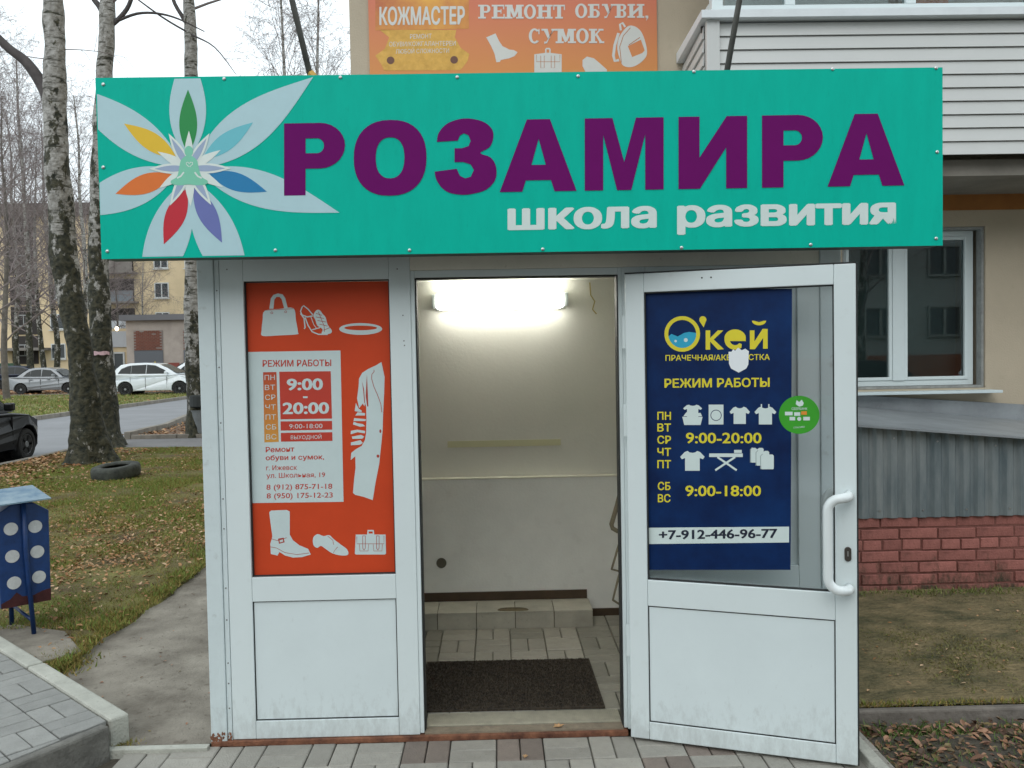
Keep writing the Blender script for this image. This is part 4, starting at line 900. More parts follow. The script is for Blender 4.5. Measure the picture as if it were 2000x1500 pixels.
# slab serif letters drawn stroke by stroke
def slab(p, s, x0, y0, h, adv, tw, th):
    """tw = thick stroke, th = thin stroke and serif"""
    for ch in s:
        w_ = adv.get(ch, h*.92); X = lambda u: x0+u*w_; Yv = lambda v_: y0-v_*h
        def R(u0, v0, u1, v1): p.add([(X(u0), Yv(v0)), (X(u1), Yv(v0)), (X(u1), Yv(v1)), (X(u0), Yv(v1))])
        a = tw/w_; e = th/h
        if ch != ' ': p.cuts.append((len(p.v), len(p.f)))
        def stem(u, bot=True, top=True, v0=0, v1=1):
            R(u-a/2, v0, u+a/2, v1)
            if bot: R(u-a, 0, u+a, e)
            if top: R(u-a, 1-e, u+a, 1)
        if ch == 'Р': stem(.25); R(.2, 1-e, .6, 1); R(.2, .42, .6, .42+e); p.add([(X(.58+.3*c), Yv(.71+.29*s_)) for c, s_ in [(math.cos(math.radians(q)), math.sin(math.radians(q))) for q in range(-90, 91, 15)]]+[(X(.58+.08*c), Yv(.71+.17*s_)) for c, s_ in [(math.cos(math.radians(q)), math.sin(math.radians(q))) for q in range(90, -91, -15)]])
        elif ch == 'Е': stem(.25); R(.2, 1-e, .85, 1); R(.2, 0, .88, e); R(.2, .47, .65, .47+e); R(.80, 1-e*2.6, .88, 1); R(.83, 0, .91, e*2.6); R(.62, .36, .68, .68)
        elif ch == 'М': stem(.17); stem(.83); p.add([(X(.12), Yv(1)), (X(.12+a*1.1), Yv(1)), (X(.5+a*.4), Yv(.15)), (X(.5-a*.2), Yv(.05))]); p.add([(X(.88), Yv(1)), (X(.88-a*1.1), Yv(1)), (X(.5-a*.2), Yv(.05)), (X(.5+a*.4), Yv(.15))])
        elif ch == 'О': p.add([(X(.5+.42*math.cos(t)), Yv(.5+.53*math.sin(t))) for t in [2*math.pi*k/32 for k in range(32)]], [(X(.5+.2*math.cos(t)), Yv(.5+.40*math.sin(t))) for t in [2*math.pi*k/32 for k in range(32)]])
        elif ch == 'Н': stem(.22); stem(.78); R(.2, .46, .8, .46+e)
        elif ch == 'Т': stem(.5, True, False); R(.08, 1-e, .92, 1); R(.08, 1-e*3, .16, 1); R(.84, 1-e*3, .92, 1)
        elif ch == 'Б': stem(.25); R(.2, 1-e, .82, 1); R(.74, 1-e*2.8, .82, 1); R(.2, 0, .6, e); R(.2, .5, .6, .5+e); p.add([(X(.56+.3*c), Yv(.29+.29*s_)) for c, s_ in [(math.cos(math.radians(q)), math.sin(math.radians(q))) for q in range(-90, 91, 15)]]+[(X(.56+.08*c), Yv(.29+.17*s_)) for c, s_ in [(math.cos(math.radians(q)), math.sin(math.radians(q))) for q in range(90, -91, -15)]])
        elif ch == 'У': p.add([(X(.12), Yv(1)), (X(.12+a*1.1), Yv(1)), (X(.58), Yv(.38)), (X(.46), Yv(.25))]); p.add([(X(.88), Yv(1)), (X(.80), Yv(1)), (X(.38), Yv(.0)), (X(.2), Yv(-.04)), (X(.2), Yv(.12)), (X(.33), Yv(.1))]); R(.02, 1-e, .42, 1); R(.66, 1-e, .98, 1)
        elif ch == 'В': 
            stem(.25); R(.2, 1-e, .6, 1); R(.2, .48, .6, .48+e); R(.2, 0, .6, e)
            for c_, r_ in ((.76, .24), (.27, .27)): p.add([(X(.56+.28*c), Yv(c_+r_*s_)) for c, s_ in [(math.cos(math.radians(q)), math.sin(math.radians(q))) for q in range(-90, 91, 15)]]+[(X(.56+.06*c), Yv(c_+(r_-.1)*s_)) for c, s_ in [(math.cos(math.radians(q)), math.sin(math.radians(q))) for q in range(90, -91, -15)]])
        elif ch == 'И': stem(.2); stem(.8); p.add([(X(.2), Yv(.08)), (X(.2), Yv(.32)), (X(.8), Yv(.92)), (X(.8), Yv(.68))])
        elif ch == 'С': p.add([(X(.52+.42*math.cos(t)), Yv(.5+.53*math.sin(t))) for t in [math.radians(q) for q in range(40, 321, 10)]]+[(X(.52+.2*math.cos(t)), Yv(.5+.40*math.sin(t))) for t in [math.radians(q) for q in range(310, 49, -10)]]); R(.80, .62, .88, 1)
        elif ch == 'К': stem(.22); p.add([(X(.25), Yv(.5)), (X(.7), Yv(1)), (X(.82), Yv(1)), (X(.42), Yv(.5))]); p.add([(X(.36), Yv(.6)), (X(.5), Yv(.66)), (X(.93), Yv(0)), (X(.72), Yv(0))]); R(.6, 1-e, .95, 1); R(.66, 0, 1.0, e)
        elif ch == ',': p.add([(X(.3), Yv(.16)), (X(.75), Yv(.16)), (X(.75), Yv(0)), (X(.4), Yv(-.22)), (X(.5), Yv(0)), (X(.3), Yv(0))])
        x0 += w_
p = Print(pmB, .002); p.auto = False; A_ = {' ': 12, ',': 13, 'М': 34, 'О': 30.5}
slab(p, 'РЕМОНТ', 935, 36.5, 27, {'М': 33, 'О': 28, 'Р': 26, 'Е': 27, 'Н': 29.5, 'Т': 27}, 7.4, 3.4); slab(p, 'ОБУВИ,', 1121, 35, 27, {'О': 28, 'Б': 26, 'У': 27, 'В': 25, 'И': 30, ',': 12}, 7.4, 3.4)
slab(p, 'СУМОК', 1030, 84.5, 28, {'С': 27, 'У': 30, 'М': 36, 'О': 29, 'К': 28}, 8, 3.6)
Bn(p.build('serif_lettering', BWH, bn))
Bn(Print(pmB, .001).add(C4((852, 215), (905, 192), (925, 235), (945, 265), (985, 285), (1010, 288), (1032, 300), (1015, 322), (985, 335), (935, 345), (932, 355), (910, 358), (900, 310), (880, 265))).build('boot_picture', BWH, bn))
p = Print(pmB, .001).add(C4((1128, 312), (1190, 304), (1190, 282), (1198, 275), (1215, 275), (1222, 282), (1222, 304), (1285, 312), (1285, 430), (1128, 430)), C4((1198, 284), (1198, 303), (1214, 303), (1214, 284)))
Bn(p.build('briefcase_picture', BWH, bn))
OLN = ink('orange_line', (.45, .16, .05)); p = Print(pmB, .0016)
for q in ([(1140, 315), (1140, 355), (1275, 355), (1275, 315)], [(1165, 320), (1165, 390), (1185, 390), (1185, 320)], [(1225, 320), (1225, 390), (1245, 390), (1245, 320)]): p.add(stroke(C4(*q), 1))
Bn(p.build('briefcase_lines', OLN, bn))
Bn(Print(pmB, .001).add(C4((1405, 345), (1430, 325), (1470, 335), (1500, 360), (1545, 400), (1545, 430), (1430, 430), (1405, 380))).build('shoe_picture', BWH, bn))
p = Print(pmB, .001).add(lerp_loop(C4((1615, 215), (1660, 155), (1700, 150), (1740, 180), (1765, 240), (1775, 310), (1745, 355), (1690, 385), (1640, 378), (1620, 340), (1605, 280)), 4), C4((1665, 265), (1740, 228), (1762, 290), (1748, 305), (1690, 328)))
p.add(C4(*stroke([(1625, 175), (1620, 140), (1635, 132), (1650, 155)], 12))).add(C4(*stroke([(1612, 190), (1590, 260), (1582, 320), (1590, 350), (1615, 345)], 16)))
Bn(p.build('rucksack_picture', BWH, bn))
p = Print(pmB, .0016).add(C4(*stroke([(1628, 360), (1618, 270), (1640, 205), (1680, 160)], 4))).add(C4(*stroke([(1672, 258), (1735, 215)], 4))); Bn(p.build('rucksack_lines', OLN, bn))

# ================================================================== LITTER BIN
NAVY = mat('navy_paint', (.004, .034, .14), .45, var=.3, vscale=14, dirt=.8, bump=.1, bscale=40); BLUELID = mat('light_blue_lid', (.05, .17, .30), .5, var=.25, vscale=7, col2=(.20, .27, .31), dirt=.4)
binl = thing('litter_bin', 'dark blue litter bin with white dots and pale blue lid beside the path', 'litter bin', (-2.86, 5.10, 0), math.radians(42))
MB().prism([(-.135, .20), (.135, .20), (.140, .755), (.06, .81), (-.06, .815), (-.145, .76)], .0, .27).build('body', NAVY, binl, bevel=.006)
MB().prism([(-.134, .2005), (.134, .2005), (.136, .275), (.09, .268), (.04, .25), (-.02, .255), (-.05, .285), (-.085, .25), (-.134, .23)], -.0016, -.0002).build('rusted_bottom', mat('rust_red', (.055, .012, .012), .9, var=.4, vscale=20), binl)
for x, z in ((-.068, .67), (.062, .665), (-.066, .505), (.068, .51), (-.062, .345), (.072, .355)):
    MB().lathe([(.038, 0), (.038, .0012)], 24, Matrix.Translation((x, -.0018, z)) @ Matrix.Rotation(math.pi/2, 4, 'X')).build('white_dot', mat('dot_white', (.56, .56, .55), .6, var=.12, vscale=30, dirt=.4), binl)
for y, z in ((.07, .62), (.19, .55), (.08, .46), (.19, .36), (.08, .30)):
    MB().lathe([(.036, 0), (.036, .0012)], 20, Matrix.Translation((-.137-(z-.2)*.018, y, z)) @ Matrix.Rotation(-math.pi/2, 4, 'Y')).build('white_dot', mat('dot_white', (0, 0, 0)), binl)
mb = MB(); mb.v = [(-.22, -.10, .825), (.13, -.10, .835), (.13, .32, .87), (-.22, .32, .86)]; mb.v += [(x, y, z+.008) for x, y, z in mb.v]; mb.f = [(0, 3, 2, 1), (4, 5, 6, 7), (0, 1, 5, 4), (1, 2, 6, 5), (2, 3, 7, 6), (3, 0, 4, 7)]
mb.build('lid', BLUELID, binl)
MB().tube([(.0, -.016, .83), (.004, -.018, .5), (.03, -.018, .015)], .0135, 10).build('post', NAVY, binl, smooth=True)
MB().tube([(-.02, .29, .855), (-.02, .29, .02)], .0135, 10).build('post', NAVY, binl, smooth=True)
MB().tube([(.025, -.016, .10), (-.02, .29, .15)], .010, 8).build('brace', NAVY, binl, smooth=True)

# ================================================================== TYRE IN THE GRASS
ty = thing('old_tyre', 'worn black car tyre lying flat in the lawn in front of the big birch', 'tyre', (-5.42, 12.05, .02), group=None)
prof = [(.20, .03), (.23, .0), (.30, .0), (.345, .02), (.36, .06), (.362, .15), (.345, .195), (.30, .21), (.23, .205), (.20, .18), (.205, .165), (.25, .17), (.30, .165), (.32, .10), (.30, .05), (.205, .045)]
mb = MB(); n = 40; k_ = len(prof)
for i in range(n):
    t = 2*math.pi*i/n; rr = 1+.004*(i % 2)
    for r_, z in prof: mb.v.append((r_*rr*math.cos(t), r_*rr*math.sin(t), z))
for i in range(n):
    for j in range(k_): a = i*k_+j; b_ = i*k_+(j+1) % k_; c = ((i+1) % n)*k_+(j+1) % k_; d = ((i+1) % n)*k_+j; mb.f.append((a, d, c, b_))
o = mb.build('tyre_body', mat('old_rubber', (.03, .034, .03), .85, var=.5, vscale=9, bump=.5, bscale=40, col2=(.05, .055, .045)), ty, smooth=True)
ty.rotation_euler = (math.radians(5), math.radians(-3), 0); ty.location.z = .012; ty.scale = (.90, .90, .90)

# ================================================================== TREES
def bark(name, dark_z, hgt, seed=0, mark=1.0):
    m = bpy.data.materials.new(name); m.use_nodes = True; t = m.node_tree; b = t.nodes['Principled BSDF']; b.inputs['Roughness'].default_value = .85
    tc = t.nodes.new('ShaderNodeTexCoord'); mp = t.nodes.new('ShaderNodeMapping'); mp.inputs['Scale'].default_value = (1.6, 1.6, 11); mp.inputs['Location'].default_value = (seed, 0, 0)
    t.links.new(tc.outputs['Object'], mp.inputs[0])
    n1 = t.nodes.new('ShaderNodeTexNoise'); n1.inputs['Scale'].default_value = 1.5; n1.inputs['Detail'].default_value = 7; n1.inputs['Roughness'].default_value = .7; t.links.new(mp.outputs[0], n1.inputs[0])
    n2 = t.nodes.new('ShaderNodeTexNoise'); n2.inputs['Scale'].default_value = 2.2; n2.inputs['Detail'].default_value = 6; n2.inputs['Roughness'].default_value = .7
    mp2 = t.nodes.new('ShaderNodeMapping'); mp2.inputs['Location'].default_value = (seed*3, 5, 0); mp2.inputs['Scale'].default_value = (2.2, 2.2, 1.5); t.links.new(tc.outputs['Object'], mp2.inputs[0]); t.links.new(mp2.outputs[0], n2.inputs[0])
    sp_ = t.nodes.new('ShaderNodeSeparateXYZ'); t.links.new(tc.outputs['Object'], sp_.inputs[0])
    mr = t.nodes.new('ShaderNodeMapRange'); mr.inputs['From Min'].default_value = dark_z; mr.inputs['From Max'].default_value = hgt; mr.inputs['To Min'].default_value = .16; mr.inputs['To Max'].default_value = -.05; t.links.new(sp_.outputs['Z'], mr.inputs['Value'])
    ad = t.nodes.new('ShaderNodeMath'); ad.operation = 'ADD'; t.links.new(n2.outputs[0], ad.inputs[0]); t.links.new(mr.outputs[0], ad.inputs[1])
    r2 = t.nodes.new('ShaderNodeValToRGB'); r2.color_ramp.elements[0].position = .52; r2.color_ramp.elements[1].position = .57; t.links.new(ad.outputs[0], r2.inputs[0])
    r1 = t.nodes.new('ShaderNodeValToRGB'); r1.color_ramp.elements[0].position = .53; r1.color_ramp.elements[1].position = .62; t.links.new(n1.outputs[0], r1.inputs[0])
    n3 = t.nodes.new('ShaderNodeTexNoise'); n3.inputs['Scale'].default_value = 13; n3.inputs['Detail'].default_value = 6; t.links.new(tc.outputs['Object'], n3.inputs[0])
    cw = t.nodes.new('ShaderNodeValToRGB'); cw.color_ramp.elements[0].position = .3; cw.color_ramp.elements[1].position = .7; cw.color_ramp.elements[0].color = (.20, .19, .17, 1); cw.color_ramp.elements[1].color = (.44, .43, .41, 1); t.links.new(n3.outputs[0], cw.inputs[0])
    cd = t.nodes.new('ShaderNodeValToRGB'); cd.color_ramp.elements[0].position = .35; cd.color_ramp.elements[1].position = .7; cd.color_ramp.elements[0].color = (.012, .015, .009, 1); cd.color_ramp.elements[1].color = (.075, .07, .042, 1); t.links.new(n3.outputs[0], cd.inputs[0])
    mx_ = t.nodes.new('ShaderNodeMath'); mx_.operation = 'MAXIMUM'; t.links.new(r1.outputs[0], mx_.inputs[0]); t.links.new(r2.outputs[0], mx_.inputs[1])
    mm = t.nodes.new('ShaderNodeMix'); mm.data_type = 'RGBA'; t.links.new(mx_.outputs[0], mm.inputs['Factor']); t.links.new(cw.outputs[0], mm.inputs['A']); t.links.new(cd.outputs[0], mm.inputs['B'])
    t.links.new(mm.outputs['Result'], b.inputs['Base Color'])
    bp_ = t.nodes.new('ShaderNodeBump'); bp_.inputs['Strength'].default_value = .9; bp_.inputs['Distance'].default_value = .06; t.links.new(n3.outputs[0], bp_.inputs['Height']); t.links.new(bp_.outputs[0], b.inputs['Normal'])
    return m
TWIG = mat('birch_twig', (.20, .165, .16), .8, var=.3, vscale=2); LIMB = mat('grey_limb', (.085, .075, .075), .85, var=.35, vscale=5)
def spline(pts, rad, n=5):
    P_ = [Vector(p) for p in pts]; o = []; R_ = []
    for i in range(len(P_)-1):
        p0 = P_[max(i-1, 0)]; p1 = P_[i]; p2 = P_[i+1]; p3 = P_[min(i+2, len(P_)-1)]
        for j in range(n):
            t = j/n; o.append(.5*((2*p1)+(p2-p0)*t+(2*p0-5*p1+4*p2-p3)*t*t+(3*p1-p0-3*p2+p3)*t**3)); R_.append(rad[i]*(1-t)+rad[i+1]*t)
    return o+[P_[-1]], R_+[rad[-1]]
def trunk_mesh(pts, rad, flare=.0, sides=20, rough=.08, seed=0):
    p, r = spline(pts, rad, 9); mb = MB()
    mb.tube(p, r, sides)
    out_ = []
    nn_ = len(p)
    for i, v in enumerate(mb.v):
        c = p[i//sides]; q = Vector(v)-c; q2 = q*(1+rough*mnoise.noise(Vector((v[0]*3.5+seed, v[1]*3.5, v[2]*2.2)))*1.6+rough*.8*mnoise.noise(Vector((v[0]*9+seed, v[1]*9, v[2]*7))))
        if flare and c.z < .7:
            a = math.atan2(q.y, q.x); q2 *= 1+flare*(1-c.z/.7)**2*(.8+.7*math.sin(a*3+seed)+.4*math.sin(a*5+seed*2))
        out_.append(tuple(c+q2))
    mb.v = out_; return mb
RMIN = .004
def twigs(mb, p, d, L, r, depth, rg, droop=.15, fork=3, sides=4):
    """a limb with side shoots; the last order hangs"""
    n = 5 if depth > 0 else 4; pts = [Vector(p)]; dd = Vector(d).normalized(); step = L/n
    for i in range(n):
        dd = (dd+Vector((rg.uniform(-.16, .16), rg.uniform(-.16, .16), rg.uniform(-.10, .12)-(droop*2.0 if depth == 0 else droop*.25)))).normalized(); pts.append(pts[-1]+dd*step)
    mb.tube(pts, [r*(1-.75*i/n) for i in range(n+1)], sides if depth > 1 else 3, cap=False)
    if depth > 0:
        for k in range(fork if depth > 1 else fork+1):
            u = rg.uniform(.25, .98); i = min(int(u*n), n-1); q = pts[i].lerp(pts[i+1], u*n-i); ax = (pts[i+1]-pts[i]).normalized()
            sd = Vector((rg.uniform(-1, 1), rg.uniform(-1, 1), rg.uniform(-.35, .75))).normalized(); nd = (ax*.75+sd*.9).normalized()
            twigs(mb, q, nd, L*rg.uniform(.38, .62), max(r*.48*(1-u*.3), RMIN), depth-1, rg, droop, fork, sides)
def back_tree(name, h, seed, n=26, depth=3, r0=.17, m=None, hang=.22):
    rg = random.Random(seed); root = thing(name, 'tmp', 'tree')
    pts = [(0, 0, -.1)]; x = y = 0
    for i in range(1, 7): x += rg.uniform(-.2, .2); y += rg.uniform(-.2, .2); pts.append((x, y, h*i/6))
    rad = [r0*(1-.14*i) for i in range(7)]
    trunk_mesh(pts, rad, .15, 9, .05, seed).build('trunk', m or BARKFAR, root, smooth=True)
    mb = MB(); P_, R_ = spline(pts, rad, 6)
    for k in range(n):
        u = .22+.76*(k/n)**.9; i = int(u*(len(P_)-1)); a = k*2.4+rg.uniform(-.4, .4); el = .55+.75*u
        twigs(mb, P_[i], (math.cos(a)*math.cos(el), math.sin(a)*math.cos(el), math.sin(el)), h*(.34-.20*u)*rg.uniform(.8, 1.15), .045*(1.15-u), depth, rg, hang, 4)
    mb.build('crown', TWIG, root); return root
BARKFAR = bark('far_birch_bark', 0, 9, 3)
print('trees')
# --- the big birch
t1 = thing('birch_tree', 'big mossy leaning birch with dark lower bark and a thick side limb', 'tree', (-6.71, 13.95, 0), group='bare birch trees')
def TT(t_, o): o.location = -t_.location; return o
Y1 = 13.95
pts = [tuple(atY(x, y, Y1)) for x, y in ((176, 925), (174, 880), (168, 800), (158, 700), (140, 600), (126, 500), (119, 400), (110, 300), (107, 200), (107, 100), (103, 0))]+[(-6.95, Y1, 9.2), (-6.9, Y1, 11.5), (-7.0, Y1, 15)]
rad = [.33, .29, .225, .19, .19, .195, .188, .185, .175, .162, .155, .14, .11, .03]
TT(t1, trunk_mesh(pts, rad, .38, 36, .13, 1).build('trunk', bark('big_birch_bark', 1.6, 6.4, 1), t1, smooth=True))
lp, lr = spline([tuple(atY(100, 205, Y1-.02)), tuple(atY(82, 165, Y1-.05)), tuple(atY(50, 120, Y1-.1)), tuple(atY(0, 78, Y1-.2)), (-8.7, Y1-.3, 7.9), (-9.3, Y1-.4, 9.4)], [.11, .095, .08, .065, .045, .02], 5)
TT(t1, MB().tube(lp, lr, 10).build('limb', LIMB, t1, smooth=True))
rg = random.Random(5); mb = MB()
for z, a, L in ((6.55, 3.1, 1.5), (6.7, .05, 1.2), (7.6, 2.6, 2.5), (8.3, .3, 2.8), (9, 1.9, 2.8), (9.6, 4, 2.6), (10.2, 5.5, 2.6), (11, .9, 2.4), (11.8, 3.0, 2.2), (12.6, 5, 2), (13.4, 2, 1.6), (14.2, 4.2, 1.2)):
    twigs(mb, (-7.05, Y1, z), (math.cos(a), math.sin(a)*.7, .55 if z > 7 else .12), L, .03 if z > 7 else .011, 3 if z > 7 else 1, rg, .2, 3)
for q in (lp[18], lp[22], lp[25]): twigs(mb, q, (-.3, -.2, .9), 1.8, .02, 2, rg, .2, 3)
TT(t1, mb.build('crown', TWIG, t1))
# --- second birch
t2 = thing('birch_tree', 'second birch just behind the big leaning one, with a pink paper notice on its trunk', 'tree', (-7.815, 16.9, 0), group='bare birch trees')
Y2 = 16.9
pts = [(-7.80, Y2, -.1), (-7.80, Y2, .4), (-7.80, Y2, 1.1), (-7.82, Y2, 1.9), (-7.82, Y2, 3.25), (-7.75, Y2, 5), (-7.58, Y2, 7.2), (-7.48, Y2, 8.4), (-7.42, Y2, 10.5), (-7.5, Y2, 15)]
rad = [.34, .27, .23, .205, .195, .17, .15, .14, .10, .03]
TT(t2, trunk_mesh(pts, rad, .35, 22, .09, 4).build('trunk', bark('second_birch_bark', 1.5, 7.6, 9), t2, smooth=True))
mb = MB(); lp, lr = spline([(-7.50, Y2, 8.35), (-7.62, Y2, 8.6), (-7.8, Y2, 8.9), (-8.2, Y2, 10)], [.06, .055, .05, .03], 4); mb.tube(lp, lr, 7)
lp, lr = spline([(-7.46, Y2, 8.2), (-7.2, Y2, 8.42), (-7.0, Y2, 8.75), (-6.8, Y2, 9.6)], [.05, .045, .04, .02], 4); mb.tube(lp, lr, 7)
lp, lr = spline([(-7.3, Y2, 8.32), (-6.9, Y2, 8.46), (-6.5, Y2, 8.46), (-6.1, Y2, 8.35), (-5.6, Y2, 8.1)], [.03, .026, .022, .018, .01], 4); mb.tube(lp, lr, 6)
TT(t2, mb.build('limb', LIMB, t2, smooth=True)); mb = MB()
for k in range(14):
    z = 8.6+k*.42; a = k*2.4; twigs(mb, (-7.45, Y2, z), (math.cos(a), math.sin(a)*.8, .6), 2.8-k*.12, .03, 3, rg, .2, 3)
TT(t2, mb.build('crown', TWIG, t2))
nt_ = thing('paper_notice', 'torn pink and white paper notice pasted round the second birch trunk', 'notice', (-7.80, 16.62, 1.83))
mb = MB(); n = 10
for i in range(n+1):
    a = -math.pi/2-1.0+2.0*i/n; rr = .262
    mb.v += [(-7.82+rr*math.cos(a), Y2+rr*math.sin(a), 1.80+.012*math.sin(i*2.3)), (-7.82+rr*math.cos(a), Y2+rr*math.sin(a), 1.87+.010*math.sin(i*1.7))]
    if i: mb.f.append((2*i-2, 2*i, 2*i+1, 2*i-1))
TT(nt_, mb.build('paper', mat('pink_paper', (.62, .42, .46), .8, var=.2, vscale=20), nt_))
# --- third birch beside the kiosk
t3 = thing('birch_tree', 'third birch beyond the path, half hidden by the kiosk corner, with pale banded bark', 'tree', (-6.66, 18.84, 0), group='bare birch trees')
Y3 = 18.84
pts = [(-6.60, Y3, -.1), (-6.64, Y3, .8), (-6.68, Y3, 1.7), (-6.68, Y3, 2.8), (-6.64, Y3, 3.9), (-6.60, Y3, 6), (-6.56, Y3, 7.9), (-6.55, Y3, 9), (-6.6, Y3, 11), (-6.5, Y3, 15)]
rad = [.30, .235, .20, .185, .175, .155, .14, .13, .09, .02]
TT(t3, trunk_mesh(pts, rad, .2, 20, .09, 8).build('trunk', bark('third_birch_bark', -.5, 3.6, 14), t3, smooth=True))
mb = MB()
for q, rr in (([(-6.56, Y3, 8.9), (-6.70, Y3, 9.15), (-6.92, Y3, 9.6), (-7.1, Y3, 10.6)], [.05, .05, .04, .02]), ([(-5.4, Y3-.6, 7.7), (-5.9, Y3-.4, 8.35), (-6.5, Y3-.1, 8.75), (-7.1, Y3-.2, 9.1), (-7.9, Y3-.3, 9.7)], [.006, .014, .024, .022, .012])):
    lp, lr = spline(q, rr, 4); mb.tube(lp, lr, 6)
TT(t3, mb.build('limb', LIMB, t3, smooth=True)); mb = MB()
for k in range(14):
    z = 9.3+k*.4; a = k*2.4+1; twigs(mb, (-6.55, Y3, z), (math.cos(a), math.sin(a)*.8, .6), 2.6-k*.11, .03, 3, rg, .2, 3)
TT(t3, mb.build('crown', TWIG, t3))
# --- trees behind
RMIN = .0055
protos = [back_tree('birch_tree', 15.5, 11, 40), back_tree('birch_tree', 14, 23, 36), back_tree('bare_tree', 12, 37, 32, r0=.14, m=mat('dark_bark', (.13, .115, .10), .9, var=.4, vscale=4), hang=.05)]
spots = [  # px of trunk, depth, kind, scale, label
 (12, 40, 2, 1.15, 'dark bare tree at the left edge beyond the road'), (62, 58, 0, 1.45, 'pale birch far left in front of the yellow building, with fine drooping twigs'),
 (92, 60, 1, 1.2, 'slender pale birch just left of the big leaning trunk'), (150, 60, 1, 1.35, 'far birch seen between the big birch and the sign, close to the yellow building'),
 (168, 52, 0, 1.15, 'thin birch just right of the big leaning trunk beyond the grey car'), (-10, 50, 1, 1.45, 'birch past the left edge of the view, only its drooping twigs showing'),
 (-15, 34, 1, .95, 'small birch at the far left above the black car'), (232, 70, 2, .85, 'small dark bare tree before the balconies of the yellow building'),
 (575, 40, 0, 1.25, 'tall birch rising over the left part of the teal sign, trunk beside the stay rod'), (642, 42, 1, 1.4, 'tall birch rising over the sign beside the building corner'),
 (530, 62, 1, 1.25, 'distant hazy birch left of the stay rod over the sign'), (690, 60, 0, 1.35, 'distant birch whose twigs brush the corner of the beige building'),
 (608, 74, 1, 1.5, 'farthest birch behind the stay rod above the sign'), (290, 76, 1, .8, 'low birch in front of the yellow building wall below the sign'),
 (110, 70, 1, 1.5, 'birch behind the big leaning trunk at the yellow building'), (35, 68, 0, 1.4, 'birch before the dark stairwell windows of the yellow building')]
for k, (px, dep, kd, sc, lab) in enumerate(spots):
    src = protos[kd]; o = src if not src.get('used') else copy_tree(src)
    src['used'] = 1
    q = atY(px, 760, dep); o.location = (q.x, dep, -.05); o.scale = (sc, sc, sc); o.rotation_euler = (0, 0, k*1.7); o['label'] = lab; o['group'] = 'bare trees in the background'
for s_ in list(SC.objects):
    if 'used' in s_.keys(): del s_['used']

